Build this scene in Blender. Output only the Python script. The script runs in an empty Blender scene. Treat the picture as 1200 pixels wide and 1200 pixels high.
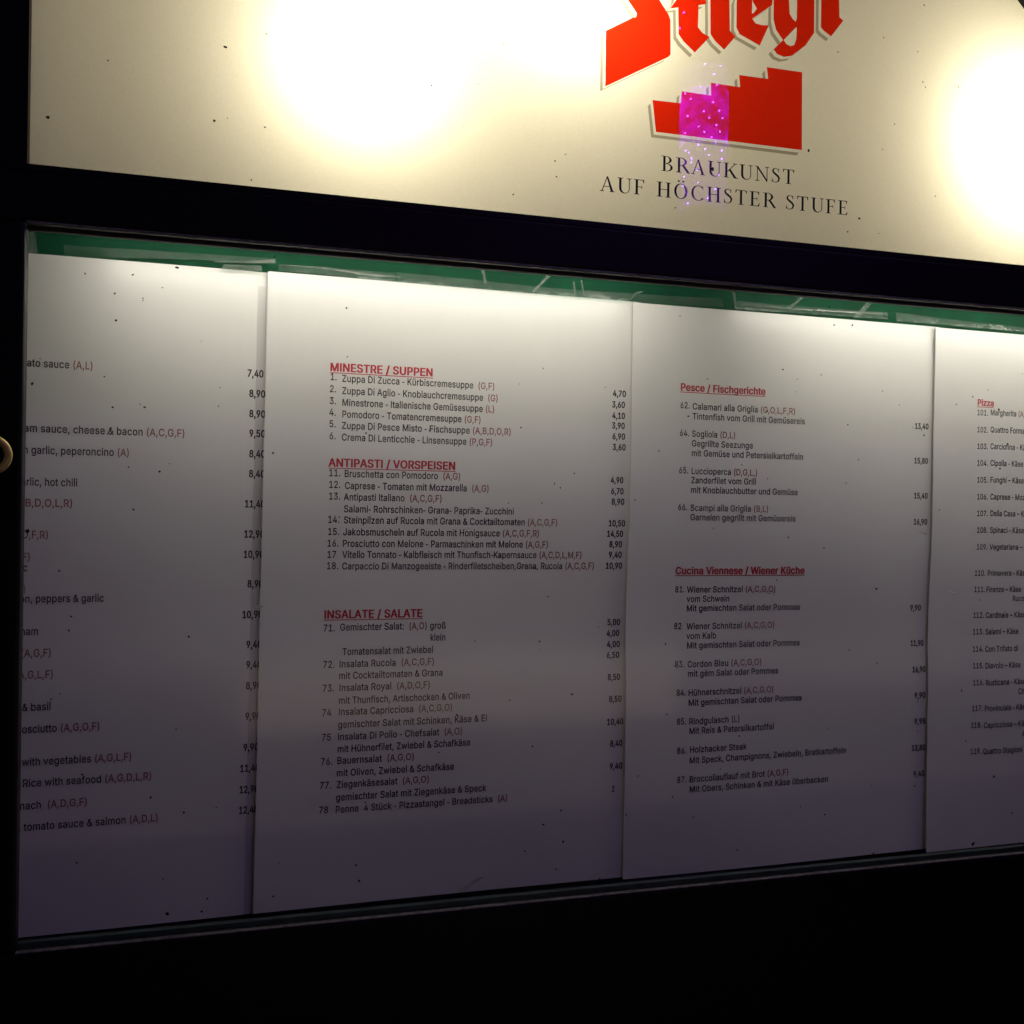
import bpy, bmesh, math, random
from mathutils import Matrix, Vector
from mathutils.geometry import delaunay_2d_cdt
random.seed(7)
S = bpy.context.scene
COL = S.collection

# ------------------------------------------------------------------ camera
EYE = 1.5                       # eye height, metres
DIST = 0.75                     # camera to the menu sheets
YAW, ROLL, PITCH = math.radians(16.65), 0.0150, math.radians(0.0)
cam = bpy.data.cameras.new('camera'); cam.sensor_width = 36; cam.lens = 36
cam.clip_start = 0.02; cam.clip_end = 300
CAM = bpy.data.objects.new('camera', cam); COL.objects.link(CAM)
ROT = Matrix.Rotation(-YAW, 3, 'Z') @ Matrix.Rotation(math.radians(90) + PITCH, 3, 'X') @ Matrix.Rotation(ROLL, 3, 'Z')
CAM.matrix_world = Matrix.Translation((0, -DIST, EYE)) @ ROT.to_4x4()
S.camera = CAM

# ------------------------------------------------------------------ night sky and exposure
world = bpy.data.worlds.new('World'); S.world = world; world.use_nodes = True
nt = world.node_tree; bg = nt.nodes['Background']
sky = nt.nodes.new('ShaderNodeTexSky'); sky.sky_type = 'NISHITA'; sky.sun_disc = False
sky.sun_elevation = math.radians(-3); sky.sun_rotation = math.radians(200)
nt.links.new(sky.outputs[0], bg.inputs['Color']); bg.inputs['Strength'].default_value = 0.12
S.view_settings.view_transform = 'Standard'; S.view_settings.look = 'None'
S.view_settings.exposure = 0.0; S.view_settings.gamma = 1.0
try: S.view_settings.use_curve_mapping = False
except Exception: pass
S.cycles.max_bounces = 10; S.cycles.transparent_max_bounces = 16
S.cycles.caustics_reflective = False; S.cycles.caustics_refractive = False

BULB_POWER = 1.3
TUBE_STRENGTH = 14.0
PURPLE = 10.0

def P(px, py, off=0.0):
    """point of the wall-parallel plane `off` metres in front of the sheets (photo px, 1200 grid)"""
    d = ROT @ Vector(((px - 600) / 1200, -(py - 600) / 1200, -1))
    t = (DIST - off) / d.y
    return Vector((d.x * t, -off, EYE + d.z * t))

# ------------------------------------------------------------------ materials
def mat(name):
    m = bpy.data.materials.new(name); m.use_nodes = True
    return m, m.node_tree, m.node_tree.nodes['Principled BSDF']
def pbr(name, col, rough=.5, metal=0, coat=0, bump=None, vary=None, spec=.5):
    m, t, b = mat(name)
    b.inputs['Base Color'].default_value = (*col, 1); b.inputs['Roughness'].default_value = rough
    b.inputs['Metallic'].default_value = metal; b.inputs['Coat Weight'].default_value = coat
    b.inputs['Coat Roughness'].default_value = .17
    b.inputs['Specular IOR Level'].default_value = spec
    tc = t.nodes.new('ShaderNodeTexCoord')
    if vary:
        n = t.nodes.new('ShaderNodeTexNoise'); n.inputs['Scale'].default_value = vary[0]; n.inputs['Detail'].default_value = 6
        t.links.new(tc.outputs['Object'], n.inputs['Vector'])
        r = t.nodes.new('ShaderNodeMapRange'); r.inputs[1].default_value = .3; r.inputs[2].default_value = .7
        r.inputs[3].default_value = 1 - vary[1]; r.inputs[4].default_value = 1
        t.links.new(n.outputs['Fac'], r.inputs[0])
        mx = t.nodes.new('ShaderNodeVectorMath'); mx.operation = 'SCALE'; mx.inputs[0].default_value = col
        t.links.new(r.outputs[0], mx.inputs['Scale']); t.links.new(mx.outputs[0], b.inputs['Base Color'])
    if bump:
        n = t.nodes.new('ShaderNodeTexNoise'); n.inputs['Scale'].default_value = bump[0]; n.inputs['Detail'].default_value = 5
        t.links.new(tc.outputs['Object'], n.inputs['Vector'])
        bp = t.nodes.new('ShaderNodeBump'); bp.inputs['Strength'].default_value = bump[1]; bp.inputs['Distance'].default_value = bump[2]
        t.links.new(n.outputs['Fac'], bp.inputs['Height']); t.links.new(bp.outputs[0], b.inputs['Normal'])
    return m
def glow_sheet(name, col, trans=.5, rough=.04, mottle=.05):
    """opal acrylic / translucent vinyl: lights up when lit from behind, glossy in front"""
    m = bpy.data.materials.new(name); m.use_nodes = True; t = m.node_tree; t.nodes.clear()
    out = t.nodes.new('ShaderNodeOutputMaterial')
    tc = t.nodes.new('ShaderNodeTexCoord')
    n = t.nodes.new('ShaderNodeTexNoise'); n.inputs['Scale'].default_value = 900; n.inputs['Detail'].default_value = 3
    t.links.new(tc.outputs['Object'], n.inputs['Vector'])
    r = t.nodes.new('ShaderNodeMapRange'); r.inputs[1].default_value = .3; r.inputs[2].default_value = .7
    r.inputs[3].default_value = 1 - mottle; r.inputs[4].default_value = 1
    t.links.new(n.outputs['Fac'], r.inputs[0])
    mx = t.nodes.new('ShaderNodeVectorMath'); mx.operation = 'SCALE'; mx.inputs[0].default_value = col
    t.links.new(r.outputs[0], mx.inputs['Scale'])
    d = t.nodes.new('ShaderNodeBsdfDiffuse'); tr = t.nodes.new('ShaderNodeBsdfTranslucent')
    t.links.new(mx.outputs[0], d.inputs[0]); t.links.new(mx.outputs[0], tr.inputs[0])
    a = t.nodes.new('ShaderNodeMixShader'); a.inputs[0].default_value = trans
    t.links.new(d.outputs[0], a.inputs[1]); t.links.new(tr.outputs[0], a.inputs[2])
    g = t.nodes.new('ShaderNodeBsdfGlossy'); g.inputs['Roughness'].default_value = rough
    f = t.nodes.new('ShaderNodeFresnel'); f.inputs['IOR'].default_value = 1.5
    b = t.nodes.new('ShaderNodeMixShader')
    t.links.new(f.outputs[0], b.inputs[0]); t.links.new(a.outputs[0], b.inputs[1]); t.links.new(g.outputs[0], b.inputs[2])
    t.links.new(b.outputs[0], out.inputs[0])
    return m
def clear_sheet(name, tint=(1, 1, 1), haze=0.0, rough=.02, ior=1.45, bump=None, scratch=False):
    """thin clear plastic or glass pane"""
    m = bpy.data.materials.new(name); m.use_nodes = True; t = m.node_tree; t.nodes.clear()
    out = t.nodes.new('ShaderNodeOutputMaterial')
    tr = t.nodes.new('ShaderNodeBsdfTransparent'); tr.inputs[0].default_value = (*tint, 1)
    d = t.nodes.new('ShaderNodeBsdfDiffuse'); d.inputs[0].default_value = (.8, .8, .78, 1)
    a = t.nodes.new('ShaderNodeMixShader'); a.inputs[0].default_value = haze
    t.links.new(tr.outputs[0], a.inputs[1]); t.links.new(d.outputs[0], a.inputs[2])
    g = t.nodes.new('ShaderNodeBsdfGlossy'); g.inputs['Roughness'].default_value = rough
    f = t.nodes.new('ShaderNodeFresnel'); f.inputs['IOR'].default_value = ior
    b = t.nodes.new('ShaderNodeMixShader')
    geo = t.nodes.new('ShaderNodeNewGeometry')      # reflect on the outer face only: leaving the sheet again costs nothing more
    fb = t.nodes.new('ShaderNodeMath'); fb.operation = 'SUBTRACT'; fb.inputs[0].default_value = 1.0
    t.links.new(geo.outputs['Backfacing'], fb.inputs[1])
    fm = t.nodes.new('ShaderNodeMath'); fm.operation = 'MULTIPLY'
    t.links.new(f.outputs[0], fm.inputs[0]); t.links.new(fb.outputs[0], fm.inputs[1])
    t.links.new(fm.outputs[0], b.inputs[0]); t.links.new(a.outputs[0], b.inputs[1]); t.links.new(g.outputs[0], b.inputs[2])
    t.links.new(b.outputs[0], out.inputs[0])
    tc = t.nodes.new('ShaderNodeTexCoord')
    if bump:
        n = t.nodes.new('ShaderNodeTexNoise'); n.inputs['Scale'].default_value = bump[0]; n.inputs['Detail'].default_value = 3
        t.links.new(tc.outputs['Object'], n.inputs['Vector'])
        bp = t.nodes.new('ShaderNodeBump'); bp.inputs['Strength'].default_value = 1; bp.inputs['Distance'].default_value = bump[1]
        t.links.new(n.outputs['Fac'], bp.inputs['Height'])
        t.links.new(bp.outputs[0], g.inputs['Normal'])
    if haze:
        n = t.nodes.new('ShaderNodeTexNoise'); n.inputs['Scale'].default_value = 60; n.inputs['Detail'].default_value = 6
        t.links.new(tc.outputs['Object'], n.inputs['Vector'])
        r = t.nodes.new('ShaderNodeMapRange'); r.inputs[1].default_value = .3; r.inputs[2].default_value = .7
        r.inputs[3].default_value = haze * .45; r.inputs[4].default_value = min(1, haze * 1.5)
        t.links.new(n.outputs['Fac'], r.inputs[0]); t.links.new(r.outputs[0], a.inputs[0])
    return m
def emit(name, col, strength):
    m = bpy.data.materials.new(name); m.use_nodes = True; t = m.node_tree; t.nodes.clear()
    out = t.nodes.new('ShaderNodeOutputMaterial'); e = t.nodes.new('ShaderNodeEmission')
    e.inputs[0].default_value = (*col, 1); e.inputs[1].default_value = strength
    t.links.new(e.outputs[0], out.inputs[0]); return m

M = {}
M['black_paint'] = pbr('black_paint', (.006, .006, .007), .42, bump=(240, .12, .001), vary=(30, .4), spec=.25)
M['wall'] = pbr('dark_wall', (.012, .011, .012), .85, bump=(60, .4, .004), vary=(9, .5))
M['inner_white'] = pbr('grey_box_lining', (.24, .23, .20), .7)
M['green'] = pbr('green_board', (.005, .085, .038), .6, spec=.15, bump=(300, .1, .0006), vary=(45, .35))
M['gasket'] = pbr('brown_gasket', (.030, .022, .016), .55, bump=(400, .3, .0008), vary=(120, .5))
M['alu'] = pbr('worn_aluminium', (.40, .39, .36), .45, metal=.25, vary=(260, .6))
M['edge'] = pbr('green_glass_edge', (.035, .085, .060), .3, vary=(90, .6))
M['paper'] = pbr('laminated_paper', (.76, .745, .73), .42, coat=.28, bump=(22, .12, .0016), vary=(14, .045))
M['ink'] = pbr('black_ink', (.012, .011, .013), .55, spec=.25)
M['red_ink'] = pbr('red_ink', (.50, .022, .035), .45)
M['rust_ink'] = pbr('brown_red_ink', (.27, .075, .06), .45)
M['brass'] = pbr('polished_brass', (1.0, .82, .20), .35, metal=.3, bump=(500, .1, .0006))
M['dirt'] = pbr('dirt', (.008, .007, .006), .8)
M['glass'] = clear_sheet('case_glass', (.985, .99, .985), .005, .075, 1.45)
M['film'] = clear_sheet('clear_film', (.88, .95, .91), .03, .10, 1.35, bump=(28, .0009))
M['film_thick'] = clear_sheet('folded_film', (.88, .92, .89), .10, .12, 1.4, bump=(40, .0010))
M['film_edge'] = clear_sheet('film_edge', (.90, .89, .90), .02, .2, 1.2, bump=(40, .002))  # grey tint stands in for the shade along the seams
M['opal'] = glow_sheet('cream_opal_acrylic', (.86, .81, .64), rough=.012)
M['red_vinyl'] = glow_sheet('red_vinyl', (.74, .020, .003), rough=.012)
M['grey_vinyl'] = glow_sheet('grey_shadow_vinyl', (.40, .36, .25))
M['black_vinyl'] = glow_sheet('black_vinyl', (.012, .010, .018))
M['tube'] = emit('fluorescent_glow', (1.0, .95, .82), TUBE_STRENGTH)
M['led'] = emit('violet_led', (.36, .10, 1.0), 90)
M['lantern'] = emit('violet_lantern_glow', (.48, .26, 1.0), 42)  # added fill light, out of view above the column
M['plaster'] = pbr('plaster', (.42, .40, .38), .9, bump=(40, .3, .003), vary=(5, .3))
M['column_dim'] = emit('dim_violet_sleeve', (.40, .02, 1.0), PURPLE * .16)  # weaker LED glow on the column, likewise put into emission
M['warm_window'] = emit('warm_shop_glow', (1.0, .78, .56), .9)  # added source for the warm band on the sheets
M['column'] = emit('violet_light_sleeve', (.40, .0, 1.0), PURPLE)
_t = M['column'].node_tree; _n = _t.nodes.new('ShaderNodeTexNoise'); _n.inputs['Scale'].default_value = 16; _n.inputs['Detail'].default_value = 4
_c = _t.nodes.new('ShaderNodeTexCoord'); _r = _t.nodes.new('ShaderNodeMapRange')
_r.inputs[1].default_value = .35; _r.inputs[2].default_value = .65; _r.inputs[3].default_value = PURPLE * .15; _r.inputs[4].default_value = PURPLE * 1.5
_t.links.new(_c.outputs['Object'], _n.inputs['Vector']); _t.links.new(_n.outputs['Fac'], _r.inputs[0])
_t.links.new(_r.outputs[0], [n for n in _t.nodes if n.type == 'EMISSION'][0].inputs[1])  # LED light spilling over the column, painted as blotchy emission
M['white_plastic'] = pbr('white_plastic', (.7, .7, .68), .4)
M['ground'] = pbr('paving', (.10, .095, .09), .8, bump=(30, .5, .004), vary=(6, .5))

# ------------------------------------------------------------------ helpers
def link(name, me, m=None, parent=None):
    o = bpy.data.objects.new(name, me); COL.objects.link(o)
    if m:
        for k in (m if isinstance(m, (list, tuple)) else [m]): me.materials.append(k)
    if parent: o.parent = parent
    return o
def tag(o, label=None, cat=None, group=None, kind=None):
    if label: o['label'] = label
    if cat: o['category'] = cat
    if group: o['group'] = group
    if kind: o['kind'] = kind
    return o
def thing(name, loc, label, cat, group=None):
    o = bpy.data.objects.new(name, None); COL.objects.link(o); o.location = loc; o.empty_display_size = .05
    return tag(o, label, cat, group)
def local(parent, verts):
    l = Vector(parent.location) if parent else Vector((0, 0, 0))
    return [(v[0] - l.x, v[1] - l.y, v[2] - l.z) for v in verts]
def mesh(name, verts, faces, m, parent=None, mi=None, smooth=False):
    me = bpy.data.meshes.new(name); me.from_pydata(local(parent, verts), [], faces)
    o = link(name, me, m, parent)
    if mi: me.polygons.foreach_set('material_index', mi)
    if smooth: me.polygons.foreach_set('use_smooth', [True] * len(me.polygons))
    me.update(); return o
def box(name, lo, hi, m, parent=None, bevel=0.0, seg=2):
    bm = bmesh.new(); bmesh.ops.create_cube(bm, size=1)
    for v in bm.verts:
        v.co = Vector([lo[i] + (v.co[i] + .5) * (hi[i] - lo[i]) for i in range(3)])
        if parent: v.co -= Vector(parent.location)
    if bevel: bmesh.ops.bevel(bm, geom=bm.edges[:], offset=bevel, segments=seg, affect='EDGES', profile=.6)
    me = bpy.data.meshes.new(name); bm.to_mesh(me); bm.free()
    return link(name, me, m, parent)
def tube_mesh(name, a, b, r, m, parent=None, n=14):
    a = Vector(a); b = Vector(b); ax = (b - a).normalized()
    u = ax.orthogonal().normalized(); w = ax.cross(u)
    vs = []; fs = []
    for p in (a, b):
        for k in range(n):
            t = 2 * math.pi * k / n; vs.append(p + r * (math.cos(t) * u + math.sin(t) * w))
    for k in range(n): fs.append((k, (k + 1) % n, n + (k + 1) % n, n + k))
    fs.append(tuple(range(n))[::-1]); fs.append(tuple(range(n, 2 * n)))
    return mesh(name, vs, fs, m, parent)

# ------------------------------------------------------------------ sans-serif glyph outlines
GLYPHS = {}
GT = """\
&440|387,-24 302,79 347,116 432,12|312,67 202,202 247,239 357,104|211,191 137,288 183,323 257,226|141,281 110,356 163,378 194,303|110,353 113,419 171,416 168,350|113,419 145,467 193,435 161,387|146,468 201,491 223,438 168,415|205,492 260,475 244,419 189,436|266,470 294,418 243,391 215,443|295,413 281,355 224,368 238,426|282,356 236,304 192,343 238,395|243,310 149,246 116,294 210,358|166,260 104,198 63,239 125,301|119,219 90,160 38,185 67,244|97,184 89,118 32,125 40,191|87,145 108,75 52,59 31,129|93,100 141,48 99,9 51,61|115,65 186,43 169,-12 98,9|156,45 237,59 248,2 167,-11|212,50 281,93 312,44 243,1|262,76 316,148 363,114 308,41|305,127 335,207 389,187 359,107|330,185 340,261 397,254 387,178
&440|387,-24 302,79 347,116 432,12|312,67 202,202 247,239 357,104|211,191 137,288 183,323 257,226|141,281 110,356 163,378 194,303|110,353 113,419 171,416 168,350|113,419 145,467 193,435 161,387|146,468 201,491 223,438 168,415|205,492 260,475 244,419 189,436|266,470 294,418 243,391 215,443|295,413 281,355 224,368 238,426|282,356 236,304 192,343 238,395|243,310 149,246 116,294 210,358|166,260 104,198 63,239 125,301|119,219 90,160 38,185 67,244|97,184 89,118 32,125 40,191|87,145 108,75 52,59 31,129|93,100 141,48 99,9 51,61|115,65 186,43 169,-12 98,9|156,45 237,59 248,2 167,-11|212,50 281,93 312,44 243,1|262,76 316,148 363,114 308,41|305,127 335,207 389,187 359,107|330,185 340,261 397,254 387,178
'206|78,318 70,509 136,509 128,318
(273|89,207 101,324 132,441 177,539 236,539 191,428 161,313 151,207 160,115 188,16 236,-96 177,-96 139,-21 111,55 95,131
)273|37,-96 86,18 113,116 122,207 112,313 82,428 37,539 97,539 142,441 173,323 184,207 178,130 161,53 134,-22 97,-96
,188|38,-119 68,71 137,71 84,-119
-240|30,165 30,215 205,215 205,165
.188|95,-4 78,-1 63,9 53,24 50,41 53,59 63,73 78,83 95,87 113,83 128,73 138,59 141,41 138,24 128,9 113,-1
/249|235,533 71,-76 14,-76 178,533
0453|227,-7 174,1 130,24 95,62 69,113 53,178 48,254 53,330 69,395 95,447 130,484 174,508 227,516 279,508 323,484 358,447 384,395 400,330 405,254 400,178 384,113 359,62 323,24 279,1|227,50 261,56 290,74 313,103 330,144 340,194 344,254 340,314 330,365 313,405 290,435 261,453 227,460 192,453 163,435 140,405 123,365 113,314 109,254 113,194 123,144 140,103 163,74 192,56
1453|76,0 76,55 391,55 391,0|276,509 276,0 212,0 212,448 209,448 86,358 86,427 198,509
2453|64,0 64,47 234,229 282,282 311,327 320,371 317,397 308,419 293,436 273,449 224,460 196,457 172,447 153,433 139,413 130,390 127,362 66,362 71,405 86,442 111,473 143,496 182,511 225,516 268,511 306,497 337,474 361,445 376,411 381,372 371,318 336,259 267,180 153,60 153,57 389,57 389,0
3453|218,-7 173,-3 133,10 98,30 70,57 52,91 44,132 109,132 115,107 126,87 144,71 165,59 219,50 275,61 297,74 315,93 325,116 329,145 326,172 316,196 299,217 275,234 242,244 201,248 157,248 157,299 288,448 288,452 70,452 70,509 372,509 372,461 211,278 211,289 264,288 308,276 344,253 371,222 387,186 393,145 387,103 370,66 344,36 309,12 266,-2
4453|40,105 40,158 247,509 311,509 109,166 109,163 413,163 413,105|282,0 282,121 282,146 282,318 343,318 343,0
5453|221,-7 178,-2 140,11 108,32 83,60 66,93 60,130 122,130 127,108 138,89 173,60 221,50 250,53 276,64 298,82 314,104 324,131 328,162 324,193 314,221 297,244 275,262 248,273 218,277 167,268 128,246 67,253 96,509 366,509 366,452 151,452 134,301 178,325 229,334 263,330 294,321 321,306 345,285 364,260 379,231 388,199 391,163 385,117 369,76 343,41 309,15 268,-1
6453|226,-7 182,-1 142,15 109,40 84,74 69,115 64,162 68,199 80,239 137,340 252,509 322,509 151,261 145,261 165,288 196,307 235,314 278,309 316,295 346,271 370,240 384,201 389,157 384,112 368,73 343,39 310,14 271,-2|226,48 254,52 279,63 299,79 314,101 324,128 327,157 324,187 314,213 299,235 279,251 254,262 226,265 198,262 174,252 153,235 138,214 128,188 125,158 128,128 138,102 153,79 174,63 198,52
7453|97,0 323,448 323,452 62,452 62,509 391,509 391,449 165,0
8453|226,-7 178,-2 136,11 101,33 74,62 57,96 52,135 55,166 65,195 81,220 101,241 125,256 153,265 119,282 93,308 76,342 70,380 75,417 90,450 114,477 146,498 184,511 226,516 269,511 306,498 337,477 361,450 377,417 382,380 376,342 359,308 333,282 300,267 327,256 351,241 372,220 387,195 397,166 401,135 395,96 378,62 352,33 317,11 275,-2|226,49 258,52 285,60 307,74 323,91 333,113 337,139 333,165 322,189 305,208 283,223 256,232 226,235 196,232 169,223 147,208 130,189 119,165 115,139 119,113 129,91 145,74 167,60 195,52|226,290 274,300 293,313 307,330 316,351 319,376 316,399 308,420 294,437 275,449 226,460 177,449 159,437 145,420 136,399 133,376 136,351 145,330 159,313 178,300
9453|226,516 271,510 310,494 343,468 368,434 384,393 389,347 385,309 373,270 315,168 200,0 130,0 301,248 307,248 287,221 257,202 218,195 175,199 137,214 106,237 83,269 68,307 64,352 69,397 85,436 110,469 143,494 182,510|226,460 199,457 174,446 154,429 138,407 129,381 125,352 129,322 138,295 154,274 174,257 199,247 226,243 254,247 279,257 299,273 314,295 324,321 327,350 324,381 314,407 299,429 279,446 254,457
:188|95,-4 78,-1 63,9 53,24 50,41 53,59 63,73 78,83 95,87 113,83 128,73 138,59 141,41 138,24 128,9 113,-1|95,271 78,274 63,284 53,299 50,316 53,334 63,349 78,359 95,362 113,359 128,349 138,334 141,316 138,299 128,284 113,274
A480|16,0 201,509 276,509 463,0 395,0 287,302 264,372 232,478 245,478 213,371 191,302 85,0|110,142 110,199 370,199 370,142
B456|60,0 60,509 241,509 289,504 329,491 359,469 381,442 394,410 398,374 395,344 387,320 356,286 315,267 315,262 339,257 363,245 385,227 402,203 414,173 418,136 413,100 400,67 377,39 344,18 301,4 247,0|125,57 245,57 296,63 330,80 349,105 355,137 352,161 342,184 327,203 306,218 279,228 248,231 125,231|125,285 238,285 288,296 308,309 323,326 333,348 336,372 330,403 313,429 283,446 240,452 125,452
C510|267,-7 205,1 150,25 104,63 70,115 48,179 40,254 48,329 70,393 104,445 150,484 205,508 267,516 340,504 373,490 402,471 427,447 448,418 463,385 473,348 408,348 389,395 357,428 315,449 267,456 223,450 184,432 150,403 125,364 109,314 103,254 109,194 125,145 151,105 184,76 223,59 267,53 315,60 357,81 389,114 408,160 473,160 463,124 448,91 428,62 402,38 373,19 341,5 305,-4
D502|125,509 125,0 60,0 60,509|219,0 96,0 96,57 215,57 272,63 318,81 354,110 379,149 394,198 399,255 394,312 379,361 354,399 320,428 275,446 221,452 93,452 93,509 225,509 294,501 353,478 399,441 433,391 455,329 462,255 455,181 433,119 398,68 351,31 291,8
E419|60,0 60,509 372,509 372,452 125,452 125,286 355,286 355,229 125,229 125,57 375,57 375,0
F410|60,0 60,509 369,509 369,452 125,452 125,278 346,278 346,221 125,221 125,0
G520|269,-7 205,1 149,25 104,64 69,116 47,179 40,254 47,329 69,393 103,445 149,484 203,508 265,516 304,513 340,504 374,489 403,469 429,445 449,416 465,384 474,349 408,349 387,393 356,427 315,448 265,456 222,450 183,432 150,404 125,364 109,314 103,254 109,194 125,145 151,105 184,76 224,59 269,53 309,57 345,71 374,93 396,123 410,160 415,202 434,199 283,199 283,256 478,256 478,200 471,141 451,91 419,50 377,19 326,0
H517|60,0 60,509 125,509 125,289 392,289 392,509 457,509 457,0 392,0 392,232 125,232 125,0
I190|66,0 66,509 126,509 126,0
J396|185,-7 124,3 75,33 44,81 33,145 33,173 98,173 98,145 104,104 122,74 149,56 185,50 220,56 248,74 266,104 272,145 272,509 336,509 336,145 326,81 294,33 246,3
K467|60,0 60,509 125,509 125,334 124,225 125,193 125,0|104,145 104,216 139,261 174,303 212,344 364,509 448,509 231,276 228,276|372,0 188,259 228,309 449,0
L393|60,0 60,509 125,509 125,57 361,57 361,0
M628|60,0 60,509 152,509 277,187 287,159 299,123 311,84 322,49 307,49 318,83 330,121 342,158 352,187 476,509 568,509 568,0 504,0 504,291 504,327 505,369 506,413 507,457 513,457 498,409 482,363 467,322 456,291 342,0 286,0 170,291 159,321 145,361 129,408 112,457 119,457 120,416 121,372 122,328 122,291 122,0
N523|60,0 60,509 136,509 343,183 363,151 388,107 414,55 405,54 401,108 399,157 399,195 399,509 463,509 463,0 387,0 202,290 177,331 148,381 108,452 119,454 122,384 124,328 125,291 125,0
O533|267,-7 205,1 150,25 105,63 70,115 48,179 40,254 48,329 70,393 105,445 150,484 205,508 267,516 329,508 384,484 429,445 464,393 486,329 493,254 486,179 464,115 429,63 384,25 329,1|267,53 310,59 349,76 383,105 408,144 425,194 430,254 425,314 408,365 383,404 349,433 310,450 267,456 223,450 184,433 151,404 125,364 109,314 103,254 109,194 125,144 151,105 184,76 223,59
P445|60,0 60,509 235,509 289,503 332,487 366,462 390,430 404,391 409,348 404,304 390,265 366,233 332,207 289,191 235,186 109,186 109,242 233,242 269,246 297,256 318,272 333,294 342,319 344,348 342,376 333,402 318,423 297,439 268,449 232,452 125,452 125,0
Q533|267,-7 205,1 150,25 105,63 70,115 48,179 40,254 48,329 70,393 105,445 150,484 205,508 267,516 329,508 384,484 429,445 464,393 486,329 493,254 486,179 464,115 429,63 384,25 329,1|267,53 310,59 349,76 383,105 408,144 425,194 430,254 425,314 408,365 383,404 349,433 310,450 267,456 223,450 184,433 151,404 125,364 109,314 103,254 109,194 125,144 151,105 184,76 223,59|245,159 313,159 369,85 384,65 468,-48 401,-48 346,27 331,46
R449|60,0 60,509 236,509 290,504 333,489 367,465 390,433 405,395 409,352 405,309 390,271 367,240 333,217 289,203 236,198 96,198 96,255 234,255 269,258 298,267 319,281 334,300 342,324 345,352 342,380 334,405 319,425 298,440 269,449 233,452 125,452 125,0|353,0 230,229 303,229 428,0
S447|224,-9 172,-4 128,9 91,31 64,60 46,96 38,137 104,137 110,110 123,88 142,71 166,59 224,49 257,52 286,60 311,74 329,92 341,114 346,139 342,161 332,179 296,205 245,222 184,239 128,260 86,289 60,326 52,372 58,413 75,448 102,476 138,498 180,511 227,516 275,511 316,498 351,476 377,449 394,415 401,378 337,378 326,412 302,437 267,453 225,459 194,456 167,448 145,435 129,418 118,398 115,376 119,352 131,334 169,308 212,293 264,279 312,264 359,238 395,198 405,171 408,139 403,99 386,64 360,34 323,11 278,-4
T449|32,452 32,509 417,509 417,452 257,452 257,0 193,0 193,452
U517|259,-8 203,-2 154,15 114,43 85,80 66,124 60,173 60,509 124,509 124,178 128,144 141,113 160,87 187,68 220,56 259,52 298,56 331,68 357,87 377,113 389,144 393,178 393,509 457,509 457,173 451,124 433,80 403,43 363,15 315,-2
V480|204,0 16,509 84,509 192,206 215,137 248,31 235,31 267,138 290,206 395,509 463,509 278,0
W686|155,0 16,509 82,509 163,196 175,145 187,94 197,40 189,40 200,94 211,145 224,196 306,509 380,509 462,196 474,145 486,94 497,40 488,40 499,94 510,145 523,196 603,509 670,509 530,0 455,0 368,323 351,391 336,475 350,475 335,395 318,323 230,0
X474|18,0 217,284 217,236 29,509 104,509 178,400 204,361 223,329 243,292 232,292 252,329 272,361 298,400 374,509 446,509 259,239 259,287 456,0 382,0 292,129 268,165 250,195 230,231 244,231 225,196 206,166 182,129 91,0
Y472|203,0 203,208 16,509 91,509 192,344 222,292 250,230 224,230 251,293 280,344 381,509 455,509 268,208 268,0
Z438|42,0 42,46 273,385 306,431 341,476 348,454 285,452 223,452 40,452 40,509 397,509 397,462 169,129 134,81 97,33 90,54 152,57 214,57 399,57 399,0
a389|160,-9 126,-5 94,5 68,22 48,45 35,73 30,108 34,138 43,161 58,179 78,193 125,211 178,220 234,227 265,235 273,243 276,255 267,297 240,322 196,331 149,322 118,301 100,274 41,291 57,322 79,346 104,364 133,375 194,384 239,379 286,360 306,343 322,320 333,290 337,251 337,0 277,0 277,52 272,52 252,25 215,1|170,45 202,49 228,59 248,74 263,93 272,115 276,138 276,190 259,182 231,176 200,171 175,168 134,159 103,139 95,124 92,105 102,72 130,52
b424|229,-8 198,-5 172,4 138,31 118,59 112,59 112,0 53,0 53,509 114,509 114,319 118,319 137,346 171,373 197,381 229,384 274,378 313,361 345,332 370,293 385,245 390,189 385,133 370,84 346,45 313,16 274,-2|220,47 253,51 279,66 301,88 316,117 325,151 328,189 325,227 316,261 301,290 280,311 253,325 220,330 188,325 161,312 140,291 125,263 116,229 113,189 116,150 125,115 140,86 162,65 188,51
c396|207,-8 159,-2 117,16 82,46 56,85 40,133 34,187 40,243 56,291 82,330 117,360 159,378 207,384 260,377 305,356 340,322 362,277 303,262 290,289 270,311 242,325 207,330 173,325 145,310 124,287 108,258 99,224 96,187 99,151 108,117 124,89 145,66 173,51 207,46 243,52 271,66 292,89 304,117 363,102 341,56 306,21 261,-1
d424|195,-8 151,-2 111,16 79,45 55,84 39,133 34,189 39,245 55,293 79,332 112,361 151,378 196,384 228,381 253,373 287,346 306,319 311,319 311,509 372,509 372,0 313,0 313,59 307,59 287,31 252,4 227,-5|205,47 236,51 263,65 284,86 299,115 309,150 312,189 309,229 300,263 284,291 263,312 237,325 205,330 172,325 145,311 124,290 108,261 99,227 96,189 99,151 109,117 124,88 145,66 172,51
e404|212,-8 161,-2 117,16 82,46 56,85 40,132 34,187 39,242 55,290 81,329 115,359 157,378 205,384 266,374 294,361 319,341 341,315 357,282 368,242 371,194 371,169 75,169 75,221 338,221 310,202 307,237 298,269 283,294 263,314 237,326 205,330 173,326 146,313 125,294 109,270 99,241 96,211 96,178 100,139 110,106 128,80 151,61 179,50 212,46 254,53 285,73 306,105 365,91 353,63 335,39 311,19 283,4 249,-5
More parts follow.
